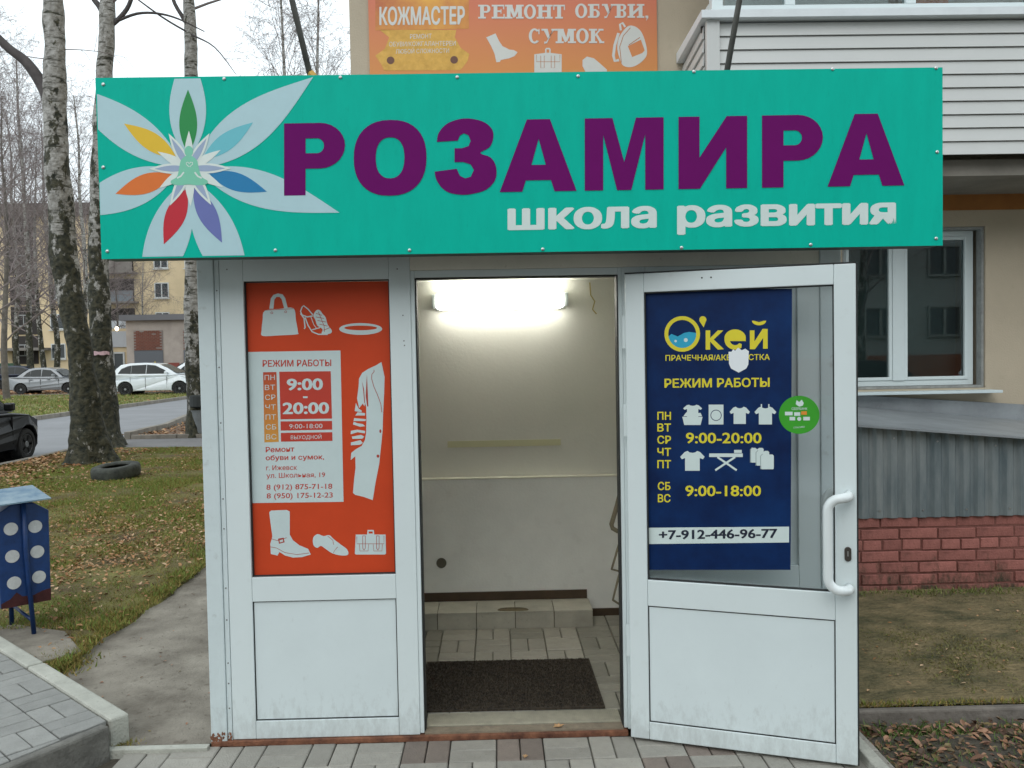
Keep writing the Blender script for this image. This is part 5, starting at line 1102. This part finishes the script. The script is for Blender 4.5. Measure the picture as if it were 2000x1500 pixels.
# ================================================================== CARS
def car(name, label, paint, loc, rz, kind='hatch', cat='car', group=None, scale=1.0):
    """nose towards +x, z up, wheel centres at y=+-"""
    root = thing(name, label, cat, loc, rz, group); root.scale = (scale,)*3
    hb = kind == 'hatch'; L = 4.15 if hb else 4.25; W = 1.72; belt = .98 if hb else .88; H_ = 1.56 if hb else 1.42
    xr, xf = (.78, 3.37) if hb else (.92, 3.38); wr = .325 if hb else .29
    def arch(cx):  # notch from front to rear going along the bottom edge
        R_ = wr+.055; return [(cx+R_*math.cos(math.radians(a)), wr+R_*math.sin(math.radians(a))) for a in range(-20, 201, 20)]
    low = .24
    if hb: top = [(.02, .45), (0, .75), (.06, .98), (.16, 1.02), (1.6, 1.0), (2.9, .99), (3.35, .95), (3.85, .83), (4.08, .68), (4.14, .45), (4.10, .28)]
    else: top = [(.03, .42), (0, .62), (.04, .86), (.16, .92), (.7, .93), (1.6, .90), (2.95, .88), (3.5, .82), (3.98, .70), (4.2, .55), (4.24, .40), (4.18, .26)]
    if hb is False: pass
    bottom = [(xf+.42, low)]+arch(xf)+[(xf-.42, low), (xr+.42, low)]+arch(xr)+[(xr-.42, low+.02), (.06, .30)]
    prof = top+bottom; mb = MB(); N = len(prof)
    ys = [(-W/2, .0), (-W/2+.10, 0), (W/2-.10, 0), (W/2, 0)]
    def tuck(x, z, edge):
        if not edge: return 0
        e = max(0, (.45-x))**2*.9+max(0, x-(L-.75))**2*.55; e += max(0, z-.62)*.12+max(0, .38-z)*.18; return e
    for s_ in (-1, 1):
        for lay in ((0, 1) if s_ < 0 else (1, 0)):
            for x, z in prof:
                zz = z if lay == 0 else z+(.018 if z > .8 else 0)
                y = s_*(W/2-tuck(x, z, True)) if lay == 0 else s_*(W/2-.10-tuck(x, z, True)); mb.v.append((x, y, zz))
    for r_ in range(3):
        for i in range(N):
            j = (i+1) % N; mb.f.append((r_*N+i, r_*N+j, (r_+1)*N+j, (r_+1)*N+i))
    mb.f.append(tuple(reversed(range(N)))); mb.f.append(tuple(range(3*N, 4*N)))
    mb.build('body', paint, root, bevel=.022, segs=2)
    if hb: gh = [(.14, 1.0), (.30, 1.30), (.52, 1.50), (.95, 1.57), (1.7, 1.585), (2.25, 1.53), (2.75, 1.32), (3.28, .99)]
    else: gh = [(.62, .90), (.98, 1.18), (1.25, 1.36), (1.62, 1.42), (2.2, 1.42), (2.55, 1.34), (3.12, .90)]
    zb = gh[0][1]; zt = max(z for _, z in gh)
    def hw(z, extra=0): return W/2-.09-.20*max(0, (z-zb)/(zt-zb))**1.2+extra
    mb = MB(); n = len(gh)
    for s_ in (-1, 1):
        for x, z in gh: mb.v.append((x, s_*hw(z), z))
    for i in range(n-1): mb.f.append((i, i+1, n+i+1, n+i))
    mb.f.append(tuple(reversed(range(n)))); mb.f.append(tuple(range(n, 2*n)))
    mb.build('cabin', paint, root, bevel=.03)
    GL = mat('car_glass', (.010, .015, .015), .22, spec=.25)
    if hb: wins = [[(.42, 1.08), (.56, 1.30), (.85, 1.43), (1.035, 1.465), (1.035, 1.06)], [(1.05, 1.06), (1.05, 1.467), (1.75, 1.492), (1.75, 1.05)], [(1.775, 1.05), (1.775, 1.492), (2.18, 1.45), (2.62, 1.24), (2.86, 1.05)]]
    else: wins = [[(1.02, .97), (1.20, 1.16), (1.375, 1.265), (1.375, .96)], [(1.39, .96), (1.39, 1.27), (1.62, 1.32), (1.92, 1.33), (1.95, .95)], [(1.975, .95), (1.975, 1.33), (2.42, 1.28), (2.88, .95)]]
    for s_ in (-1, 1):
        for wv in wins:
            mb = MB(); m_ = len(wv)
            for x, z in wv: mb.v.append((x, s_*(hw(z)+.006), z))
            mb.f = [tuple(range(m_)) if s_ > 0 else tuple(reversed(range(m_)))]; mb.build('side_window', GL, root)
    a, b_ = (gh[-1], gh[-3]) if hb else (gh[-1], gh[-2])
    mb = MB(); q = lambda g_, u, h_: (g_[0][0]+(g_[1][0]-g_[0][0])*u, h_, g_[0][1]+(g_[1][1]-g_[0][1])*u)
    for pair, nm in (((a, b_), 'windscreen'), ((gh[0], gh[2]), 'rear_window')):
        x0, z0 = pair[0][0]+(pair[1][0]-pair[0][0])*.12, pair[0][1]+(pair[1][1]-pair[0][1])*.12; x1, z1 = pair[0][0]+(pair[1][0]-pair[0][0])*.9, pair[0][1]+(pair[1][1]-pair[0][1])*.9
        sx = .05 if nm == 'windscreen' else -.05
        MB().quad((x0+sx, -hw(z0)+.08, z0+.03), (x0+sx, hw(z0)-.08, z0+.03), (x1+sx, hw(z1)-.06, z1+.03), (x1+sx, -hw(z1)+.06, z1+.03)).build(nm, GL, root)
    TY = mat('car_tyre', (.018, .018, .018), .85); RM = mat('wheel_rim', (.30, .31, .32), .35, metal=.7); DK = mat('wheel_well', (.008, .008, .008), .95)
    for cx in (xr, xf):
        MB().lathe([(wr+.05, -.55), (wr+.05, .55)], 24, Matrix.Translation((cx, 0, wr)) @ Matrix.Rotation(math.pi/2, 4, 'X')).build('wheel_arch_lining', DK, root)
        for s_ in (-1, 1):
            wh = MB().lathe([(wr-.10, 0), (wr-.02, .0), (wr, .03), (wr, .17), (wr-.02, .2), (wr-.08, .205), (wr-.10, .19)], 28, Matrix.Translation((cx, s_*(W/2-.22), wr)) @ Matrix.Rotation(-s_*math.pi/2, 4, 'X')).build('wheel', TY, root)
            MB().lathe([(wr-.10, .17), (wr-.11, .192), (wr-.125, .175), (.06, .185), (.05, .195)], 20, Matrix.Translation((cx, s_*(W/2-.22), wr)) @ Matrix.Rotation(-s_*math.pi/2, 4, 'X')).build('rim', RM, wh)
            mb = MB()
            for k in range(5):
                t = k*2*math.pi/5; mb.box(.07, wr-.13, -.018, .018, .178, .190, Matrix.Translation((cx, s_*(W/2-.22), wr)) @ Matrix.Rotation(-s_*math.pi/2, 4, 'X') @ Matrix.Rotation(t, 4, 'Z'))
            mb.build('spokes', DK, wh)
    for s_ in (-1, 1):
        zc = .76 if hb else .66
        MB().box(L-.50, L-.09, min(s_*.36, s_*.60), max(s_*.36, s_*.60), zc-.07, zc+.06).build('headlight', mat('lamp_glass', (.5, .52, .52), .1), root, bevel=.02)
        MB().box(-.004, .20, min(s_*.60, s_*.80), max(s_*.60, s_*.80), .74, .92 if hb else .86).build('tail_light', mat('tail_red', (.35, .02, .015), .25), root, bevel=.02)
        mx0 = 2.72 if hb else 2.62; zz = 1.02 if hb else .94
        MB().box(mx0, mx0+.12, min(s_*.86, s_*1.02), max(s_*.86, s_*1.02), zz, zz+.14).build('mirror', paint, root, bevel=.03)
        for x in ((1.35, 2.2) if hb else (1.55, 2.45)): MB().box(x-.17, x, min(s_*(W/2-.02), s_*(W/2+.015)), max(s_*(W/2-.02), s_*(W/2+.015)), .87 if hb else .80, .90 if hb else .83).build('door_handle', paint, root, bevel=.006)
        for x in ((1.04, 1.76, 2.78) if hb else (1.38, 1.96, 2.9)): MB().box(x-.004, x+.004, min(s_*(W/2-.03), s_*(W/2+.0015)), max(s_*(W/2-.03), s_*(W/2+.0015)), .34, .90 if hb else .82).build('door_seam', DK, root)
    MB().box(L-.02, L+.012, -.26, .26, .40, .50).build('number_plate', mat('plate_white', (.6, .6, .6), .5), root, bevel=.004)
    return root
PW = mat('car_white', (.72, .77, .80), .25, coat=.6); PSL = mat('car_silver', (.22, .235, .25), .35, metal=.2, coat=.5); PBK = mat('car_black', (.005, .0055, .006), .35, coat=.12, spec=.25)
for m_ in (PW, PSL): grime(m_, .6, .25, (.20, .18, .15), 6)
q = atY(228, 768, 43)
car('parked_car', 'white hatchback parked behind the grass strip, right of the birch trunks', PW, (q.x, 43.0, -.03), 0, 'hatch', group='cars parked beyond the road', scale=1.03)
q = atY(24, 768, 47)
car('parked_car', 'silver grey saloon parked at the far left beyond the grass strip', PSL, (q.x, 47, -.03), 0, 'saloon', group='cars parked beyond the road', scale=1.03)
q = atY(316, 768, 48)
car('parked_car', 'white car standing behind the white hatchback, only its roof and windscreen showing', PW, (q.x, 48, -.03), .1, 'saloon', group='cars parked beyond the road', scale=1.18)
car('black_car', 'black car at the kerb, only its bonnet and front wheel in view', PBK, (-9.42, 12.15, -.10), math.radians(90), 'saloon', scale=1.0)
q = atY(40, 760, 56)
car('parked_car', 'dark blue car behind the silver saloon at the far left', mat('car_navy', (.01, .02, .045), .3), (q.x-2, 56, -.03), .2, 'hatch', group='cars parked beyond the road')

# ================================================================== FAR BUILDINGS
YB = mat('yellow_render', (.66, .53, .34), .9, var=.12, vscale=.35, dirt=.1); GRYC = mat('grey_concrete', (.24, .22, .20), .9, var=.15, vscale=.5)
FG = mat('far_glass', (.03, .04, .045), .15); FW = mat('far_window_white', (.58, .60, .60), .6); FD = mat('far_dark', (.035, .03, .028), .9)
fb = thing('yellow_apartment_building', 'long yellow five-storey apartment building with a dark roof edge behind the trees', 'building', (-38, 81, 0))
def FB(mb, n, m, par=None, **k):
    par = par or fb; o = mb.build(n, m, par, **k); o.location = -fb.location if par is fb else (0, 0, 0); return o
FB(MB().box(-75, -12, 81, 93, -.1, 15.6), 'wall', YB); FB(MB().box(-75.5, -11.5, 80.5, 93.5, 15.6, 16.7), 'roof', mat('dark_roof', (.09, .075, .065), .9, var=.2, vscale=.5)); 
FB(MB().box(-75.1, -11.9, 80.9, 80.99, -.1, .9), 'plinth', GRYC)
def fwin(x, z, w_, h, col=None, bars=1):
    f = FB(MB().frame(x-w_/2, x+w_/2, z-h/2, z+h/2, .09, 80.93, 81.05), 'window', FW)
    FB(MB().box(x-w_/2+.09, x+w_/2-.09, 80.97, 81.0-.002, z-h/2+.09, z+h/2-.09), 'pane', FG, f)
    for k in range(bars):
        xx = x-w_/2+w_*(k+1)/(bars+1); FB(MB().box(xx-.05, xx+.05, 80.94, 80.968, z-h/2+.09, z+h/2-.09), 'mullion', FW, f)
    FB(MB().box(x-w_/2-.1, x+w_/2+.1, 80.8, 80.92, z-h/2-.12, z-h/2-.04), 'sill', FW, f)
for k in range(5):
    z = 2.75+k*2.8
    for x in (-53.5, -50, -41.5, -31.6, -28.7, -25.2, -21.5, -18): fwin(x, z+.05, 1.35, 1.45)
    # stairwell strip with dark recess and small windows
    f = FB(MB().box(-45.8, -43.4, 80.90, 80.99, z-1.1, z+1.55), 'stair_recess', FD)
    FB(MB().frame(-45.2, -44.0, z-.35, z+.75, .09, 80.85, 80.895).box(-44.65, -44.58, 80.86, 80.89, z-.26, z+.66), 'stair_window', mat('grey_window', (.30, .31, .31), .7), f)
    # balcony stack
    b_ = FB(MB().box(-37.0, -33.8, 79.9, 80.98, z-1.15, z-1.0), 'balcony', GRYC)
    FB(MB().box(-36.9, -33.9, 79.92, 80.0, z-1.0, z+.0), 'balcony_front', (mat('blue_grey_panel', (.20, .23, .26), .8), GRYC, mat('white_panel', (.5, .52, .55), .8))[(k+1) % 3], b_)
    FB(MB().box(-36.6, -34.2, 80.93, 80.99, z-1.0, z+1.2), 'balcony_door', FD if k != 0 else FG, b_)
    if k in (0, 4): FB(MB().frame(-36.9, -33.9, z+.01, z+1.3, .1, 79.93, 80.0).box(-35.9, -35.8, 79.94, 79.99, z+.11, z+1.2).box(-34.95, -34.85, 79.94, 79.99, z+.11, z+1.2), 'balcony_glazing', FW, b_)
FB(MB().box(-47, -42.2, 79, 80.98, 2.9, 3.15), 'porch_roof', GRYC)
gb = thing('garage_block', 'low grey concrete block with bricked-up windows in front of the yellow building', 'building', (-23, 60, 0))
def GBf(mb, n, m, par=None): par = par or gb; o = mb.build(n, m, par); o.location = -gb.location if par is gb else (0, 0, 0); return o
PINKC = mat('pinkish_concrete', (.40, .35, .31), .9, var=.2, vscale=.8, dirt=.2)
GBf(MB().box(-26.0, -8, 60, 68, -.1, 4.55), 'wall', PINKC); GBf(MB().box(-26.3, -7.8, 59.6, 68.3, 4.55, 4.95), 'roof', mat('grey_fascia', (.17, .17, .18), .9))
FB_BR = rnd((.24, .09, .06), .9, .3, name='far_brick', var=.2, vscale=3)
GBf(MB().box(-26.05, -7.95, 59.9, 59.99, -.1, 1.2), 'grey_painted_base', mat('grey_paint', (.13, .14, .155), .9))
for x in (-24.45, -21.0, -17.5, -14.0):
    f = GBf(MB().box(x-1.0, x+1.0, 59.93, 59.995, 2.45, 3.85), 'bricked_window', mat('far_mortar', (.26, .22, .20), .9))
    mb = MB()
    for r_ in range(14):
        for c in range(7):
            x0 = x-.98+c*.28+(.14 if r_ % 2 else 0)
            if x0+.25 < x+.99 and random.random() > .03: mb.box(x0, x0+.25, 59.905, 59.929, 2.47+r_*.098, 2.47+r_*.098+.082)
    o = GBf(mb, 'infill_bricks', FB_BR, f); o['kind'] = 'stuff'
    GBf(MB().box(x-1.0, x+1.0, 59.93, 59.99, 1.21, 2.44), 'grey_panel', mat('grey_paint', (0, 0, 0)))
for x in (-25.75, -22.75, -19.2): GBf(MB().box(x-.3, x+.45, 59.84, 59.898, .9, 1.55), 'red_painted_foot', mat('red_paint', (.25, .07, .055), .9))
MBt = MB(); MBt.v = [(-24.2, 59.89, 1.35), (-23.8, 59.89, 1.35), (-24.0, 59.89, 1.7), (-24.2, 59.9, 1.35), (-23.8, 59.9, 1.35), (-24.0, 59.9, 1.7)]; MBt.f = [(0, 1, 2), (5, 4, 3), (0, 3, 4, 1), (1, 4, 5, 2), (2, 5, 3, 0)]
GBf(MBt, 'warning_triangle', mat('warning_yellow', (.6, .45, .04), .6))
ext = thing('ground_floor_annexe', 'small white panelled annexe with a window left of the grey concrete block', 'annexe', (-28, 62, 0))
o = MB().box(-29.2, -26.4, 62, 66, -.1, 4.1).build('wall', YB, ext); o.location = -ext.location
o = MB().box(-29.25, -26.35, 61.9, 61.99, 2.75, 3.9).build('white_panel_front', mat('white_panel', (.5, .52, .55), .8), ext); o.location = -ext.location
w_ = MB().frame(-28.6, -27.0, .95, 2.4, .12, 61.92, 61.99).box(-27.85, -27.75, 61.93, 61.98, 1.07, 2.28).build('window', FW, ext); w_.location = -ext.location
MB().box(-28.48, -27.12, 61.985, 61.995, 1.07, 2.28).build('pane', FG, w_)
gl = thing('lit_porch_lamp', 'small glowing porch lamp above the annexe at the corner of the grey block', 'lamp', (-26.5, 59.7, 4.0))
e2 = bpy.data.materials.new('porch_glow'); e2.use_nodes = True; b = e2.node_tree.nodes['Principled BSDF']; b.inputs['Emission Color'].default_value = (1, .75, .5, 1); b.inputs['Emission Strength'].default_value = 4
MB().lathe([(.05, -.14), (.12, -.05), (.12, .05), (.05, .14)], 12).build('globe', e2, gl)
MB().tube([(0, 0, .1), (.1, .3, .2), (.45, .3, .2)], .03, 6).build('arm', FD, gl)
sk = thing('waste_container', 'dark green waste container at the far left in front of the yellow building', 'container', (atY(12, 720, 74).x, 74, 0))
MB().prism([(-.9, .15), (.9, .15), (1.0, 1.45), (-1.0, 1.45)], -.7, .7).build('body', mat('container_green', (.015, .09, .045), .6, var=.2, vscale=2), sk, bevel=.03)
MB().prism([(-1.0, 1.46), (1.0, 1.46), (.7, 1.75), (-.7, 1.75)], -.72, .72).build('lid', mat('container_lid', (.02, .07, .04), .6), sk, bevel=.03)
for x in (-.7, .7): MB().lathe([(.12, -.05), (.12, .05)], 12, Matrix.Translation((x, -.6, .12)) @ Matrix.Rotation(math.pi/2, 4, 'X')).build('castor', FD, sk)
# grey concrete bin by the third birch
ub = thing('concrete_urn', 'grey round waste urn with a wire bail beside the third birch at the kiosk corner', 'waste urn', (atY(376, 850, 18.2).x, 18.72, .02))
MB().lathe([(.13, 0), (.17, .06), (.20, .5), (.215, .55), (.19, .55), (.16, .1)], 20).build('urn_body', mat('urn_grey', (.17, .185, .19), .8, var=.15, vscale=8), ub, smooth=False)
MB().tube([(-.27, 0, .0), (-.27, 0, .92), (.27, 0, .94), (.27, 0, .0)], .016, 6).build('urn_frame', DARKMET, ub)
MB().lathe([(.15, .60), (.22, .63), (.22, .86), (.17, .88)], 16).build('urn_cover', mat('urn_cover_dark', (.03, .035, .035), .7), ub)

# ================================================================== GRASS AND LEAVES
def tri_cloud(name, P_, A_, B_, C_, m, cidx=None):
    """P_: (n,3) base; A_,B_,C_: offsets of the three corners"""
    n = len(P_); v = np.empty((n, 3, 3)); v[:, 0] = P_+A_; v[:, 1] = P_+B_; v[:, 2] = P_+C_
    me = bpy.data.meshes.new(name); me.vertices.add(n*3); me.vertices.foreach_set('co', v.reshape(-1))
    me.loops.add(n*3); me.loops.foreach_set('vertex_index', np.arange(n*3, dtype=np.int32)); me.polygons.add(n)
    me.polygons.foreach_set('loop_start', np.arange(0, n*3, 3, dtype=np.int32)); me.update(calc_edges=True)
    o = link_mesh(name, me, m); o['kind'] = 'stuff'; return o
def island(name, ramp, rough=.8):
    m = bpy.data.materials.new(name); m.use_nodes = True; t = m.node_tree; b = t.nodes['Principled BSDF']; b.inputs['Roughness'].default_value = rough
    g = t.nodes.new('ShaderNodeNewGeometry'); r = t.nodes.new('ShaderNodeValToRGB'); r.color_ramp.interpolation = 'LINEAR'
    while len(r.color_ramp.elements) < len(ramp): r.color_ramp.elements.new(.5)
    for i, c in enumerate(ramp): r.color_ramp.elements[i].position = i/(len(ramp)-1); r.color_ramp.elements[i].color = (*c, 1)
    t.links.new(g.outputs['Random Per Island'], r.inputs[0]); t.links.new(r.outputs[0], b.inputs['Base Color']); return m
GRASS = island('grass_blades', [(.11, .17, .02), (.24, .22, .045), (.16, .18, .03), (.34, .24, .075), (.26, .16, .045), (.12, .17, .025)])
LEAF = island('dead_leaves', [(.34, .16, .06), (.44, .25, .12), (.22, .09, .035), (.55, .38, .24), (.32, .17, .06), (.15, .065, .03)])
LEAFC = island('wet_leaves', [(.24, .10, .045), (.36, .20, .12), (.11, .05, .03), (.20, .15, .06), (.07, .04, .025), (.13, .06, .03)], .6)
def dens(x, y, s, o=0): return mnoise.fractal(Vector((x*s+o, y*s, 2.7)), 1, 2, 3)
def grass(name, n, sampler, hmin, hmax, wd, thr=-9, m=GRASS, z0=0):
    pts = []
    while len(pts) < n:
        x, y = sampler(); d = dens(x, y, .9)*.9+dens(x, y, 3.1, 7)*.5
        if d+random.uniform(-.35, .35) > thr: pts.append((x, y, z0))
    P_ = np.array(pts); n = len(P_); a = rng.uniform(0, 2*math.pi, n); h = rng.uniform(hmin, hmax, n); lean = rng.uniform(.2, 1.1, n)*h; la = rng.uniform(0, 2*math.pi, n)
    w = wd*rng.uniform(.6, 1.4, n); A = np.stack([np.cos(a)*w, np.sin(a)*w, 0*a], 1); Cc = np.stack([np.cos(la)*lean, np.sin(la)*lean, h], 1)
    return tri_cloud(name, P_, A, -A, Cc, m)
def near():                                                          # denser towards the camera
    while True:
        y = 3.95+12.2*random.random()**1.9; x = random.uniform(-8.0, -2.3)
        if x < lawn_edge(y)-.02+abs(random.gauss(0, .02)) and x > -.62*y-.6 and not (x > -3.65 and y < 5.35 and x < -2.42+(y-4.6)*-.1 and y < 5.25-(x+3.6)*.1 and in_raised(Vector((x-.3, y-.42, 0)))) : 
            if not in_raised(Vector((x-.02, y-.03, 0))) and not (-3.6 < x < -2.45 and 4.5 < y < 5.2): return x, y
grass('grass', 170000, near, .014, .044, .0042, -.22)
grass('grass', 50000, near, .02, .055, .0045, .12, island('green_blades', [(.10, .19, .025), (.20, .27, .05), (.13, .22, .035), (.28, .28, .07)]))
def edge():
    y = random.uniform(4.5, 9); return lawn_edge(y)-abs(random.gauss(0, .10)), y
grass('grass', 6000, edge, .010, .034, .004, .0)
def farl(): return random.uniform(-40, -14.5), random.uniform(26, 44)
grass('far_grass', 40000, farl, .04, .13, .02, -.2, island('far_grass_blades', [(.12, .19, .035), (.22, .24, .06), (.26, .22, .08), (.15, .21, .045)]), .0)
def leaves(name, n, sampler, smin, smax, m, thr=-9, z0=.01, zr=.03, tilt=.5, off=0):
    pts = []
    while len(pts) < n:
        x, y = sampler()[:2]; d = dens(x, y, 1.1, 31+off)
        if d+random.uniform(-.3, .3) > thr: pts.append((x, y, z0+random.random()*zr))
    v = []; f = []
    for x, y, z in pts:
        s = random.uniform(smin, smax); a = random.uniform(0, 6.28); nx, ny = random.uniform(-tilt, tilt), random.uniform(-tilt, tilt); b = len(v)
        for k, (u, w_) in enumerate(((-1, 0), (-.35, .42), (.3, .5), (1, .05), (.35, -.46), (-.4, -.4))):
            lx = s*(u*math.cos(a)-w_*math.sin(a)); ly = s*(u*math.sin(a)+w_*math.cos(a)); v.append((x+lx, y+ly, z+lx*nx+ly*ny+abs(w_)*s*.5))
        f += [(b, b+1, b+2, b+3), (b, b+3, b+4, b+5)]
    me = bpy.data.meshes.new(name); me.from_pydata(v, [], f); me.update(); o = link_mesh(name, me, m); o['kind'] = 'stuff'; return o
leaves('fallen_leaves', 6000, near, .008, .022, LEAF, .05)
leaves('fallen_leaves', 1500, near, .008, .022, LEAF, -9)
def mid(): return random.gauss(-3.35, .55), random.gauss(8.0, 1.6)
leaves('fallen_leaves', 2200, lambda: (lambda p: p if p[0] < lawn_edge(p[1])-.05 else mid())(mid()), .010, .026, LEAF)
def kerbside(): return -8.0+abs(random.gauss(0, .9)), random.uniform(9, 16)
leaves('fallen_leaves', 2500, kerbside, .02, .045, LEAF)
def isl(): return random.uniform(-8.5, -4), random.uniform(18.7, 30)
leaves('fallen_leaves', 2200, isl, .03, .06, LEAF)
def pk(): return random.uniform(-45, -14.6), random.uniform(44.8, 55)
leaves('fallen_leaves', 4500, pk, .05, .11, LEAF)
leaves('fallen_leaves', 1800, farl, .04, .09, LEAF)
def bed(): return random.uniform(1.54, 3.6), random.uniform(2.5, 3.74)
leaves('leaf_litter', 5200, bed, .008, .020, LEAFC, -9, -.072, .04, .5)
leaves('leaf_litter', 1300, bed, .016, .034, LEAFC, -9, -.070, .03, .5)
grass('weeds', 12000, bed, .015, .06, .005, -.05, island('weed_green', [(.07, .14, .02), (.12, .20, .04), (.05, .09, .02)]), -.08)
def mossy(): return random.uniform(1.5, 4.2), random.uniform(3.9, 5.6)
grass('moss_grass', 16000, mossy, .004, .014, .005, .34, island('moss_tips', [(.15, .16, .04), (.22, .19, .07), (.13, .13, .04), (.25, .18, .08)]), .006)
grass('moss_grass', 1300, lambda: (random.uniform(1.55, 4.2), 5.58-abs(random.gauss(0, .08))), .01, .05, .005, -.2, island('wall_foot_grass', [(.12, .17, .03), (.2, .2, .06), (.1, .13, .03)]), .004)
grass('moss_grass', 2500, lambda: (random.uniform(1.55, 4.2), 3.80+abs(random.gauss(0, .02))), .005, .03, .004, -.1, GRASS, .0)
leaves('leaf_litter', 260, mossy, .004, .016, LEAF, -9, .012, .004, .3)
def pth(): return random.uniform(-2.3, -1.35), random.uniform(3.7, 9)
leaves('path_grit', 2600, pth, .0012, .004, mat('grit', (.13, .115, .09), .9, var=.5, vscale=40), -9, -.022, .002, .8)
leaves('path_debris', 170, pth, .004, .014, LEAFC, -9, -.020, .003, .3)
def weedjoint(): return -1.7+random.gauss(0, .05), 3.68+random.gauss(0, .02)
grass('weeds', 500, weedjoint, .01, .03, .003, -9, GRASS, -.03)
def binweed(): return random.gauss(-2.45, .07), random.gauss(4.62, .09)
grass('weeds', 1500, binweed, .015, .05, .004, -9, GRASS, -.02)
# two single leaves by the threshold
def leaf(name, lab, x, y, z, s, a):
    t_ = thing(name, lab, 'leaf', (x, y, z), a); mb = MB(); pr = [(-1, 0), (-.5, .28), (-.35, .7), (.0, .42), (.3, .62), (.42, .28), (1, .1), (.5, -.12), (.35, -.6), (0, -.35), (-.4, -.5), (-.5, -.15)]
    mb.v = [(u*s, w_*s, abs(w_)*s*.45+.002+.15*s*abs(u)) for u, w_ in pr]+[(0, 0, .001)]
    mb.f = [(12, i, (i+1) % 12) for i in range(12)]; mb.build('blade', mat('leaf_ochre', (.45, .27, .13), .8, var=.2, vscale=60), t_)
leaf('fallen_leaf', 'ochre fallen leaf lying on the threshold of the doorway', .245, 3.69, -.004, .03, .4)
leaf('fallen_leaf', 'small pale fallen leaf on the pavers in front of the doorway', .09, 3.47, -.028, .018, 1.3)

# ================================================================== STREET BEHIND THE CAMERA (seen mirrored in the glass)
rb = thing('opposite_building', 'brown and cream residential building across the car park, mirrored in the window glass', 'building', (0, -26, 0))
def RB(mb, n, m, par=None): par = par or rb; o = mb.build(n, m, par); o.location = -rb.location if par is rb else (0, 0, 0); return o
RB(MB().box(-30, 40, -38, -26, -.1, 13), 'wall', mat('opposite_wall', (.30, .31, .30), .9, var=.1)); RB(MB().box(-30.3, 40.3, -38.3, -25.7, 13, 13.5), 'roof', DARKMET)
RB(MB().box(-30.05, 40.05, -25.99, -25.9, -.1, 1.3), 'plinth', mat('opposite_plinth', (.25, .10, .06), .9))
mb = MB(); mg = MB()
for k in range(4):
    for j in range(22):
        x = -28+j*3.1; z = 2.9+k*2.9; mb.frame(x-.8, x+.8, z-.75, z+.75, .09, -25.98, -25.86).box(x-.06, x+.06, -25.97, -25.87, z-.61, z+.61); mg.box(x-.66, x+.66, -25.985, -25.975, z-.61, z+.61)
wf = RB(mb, 'window_frames', mat('dull_window', (.26, .27, .26), .7)); wf['kind'] = 'stuff'; RB(mg, 'window_panes', FG)['kind'] = 'stuff'
sheet('far_verge', [(-30, -25), (45, -25), (45, -16), (-30, -16)], -.09, LAWN_FAR)
for x, y, rz, p_, kd, lab in ((8.5, -9.5, 0, PBK, 'saloon', 'dark saloon in the car park mirrored in the window'), (13.8, -10, 0, PW, 'hatch', 'white hatchback in the car park mirrored in the door glass'), (2.5, -12, .1, PSL, 'hatch', 'grey hatchback in the car park behind the viewer')):
    car('parked_car', lab, p_, (x, y, -.10), rz, kd, group='cars in the car park behind the viewer')
for k, (x, y, kd, sc) in enumerate(((7, -13, 2, .9), (13, -15, 1, 1.0), (19, -14, 2, 1.0), (-4, -18, 1, .9))):
    o = copy_tree(protos[kd]); o.location = (x, y, -.1); o.scale = (sc,)*3; o.rotation_euler = (0, 0, k*2.2); o['label'] = ('bare tree', 'tall birch', 'low dark tree', 'thin birch')[k]+' by the car park, '+('nearest the grey hatchback', 'behind the white hatchback', 'farthest to the side', 'farthest left of the viewer')[k]; o['group'] = 'trees of the car park behind the viewer'
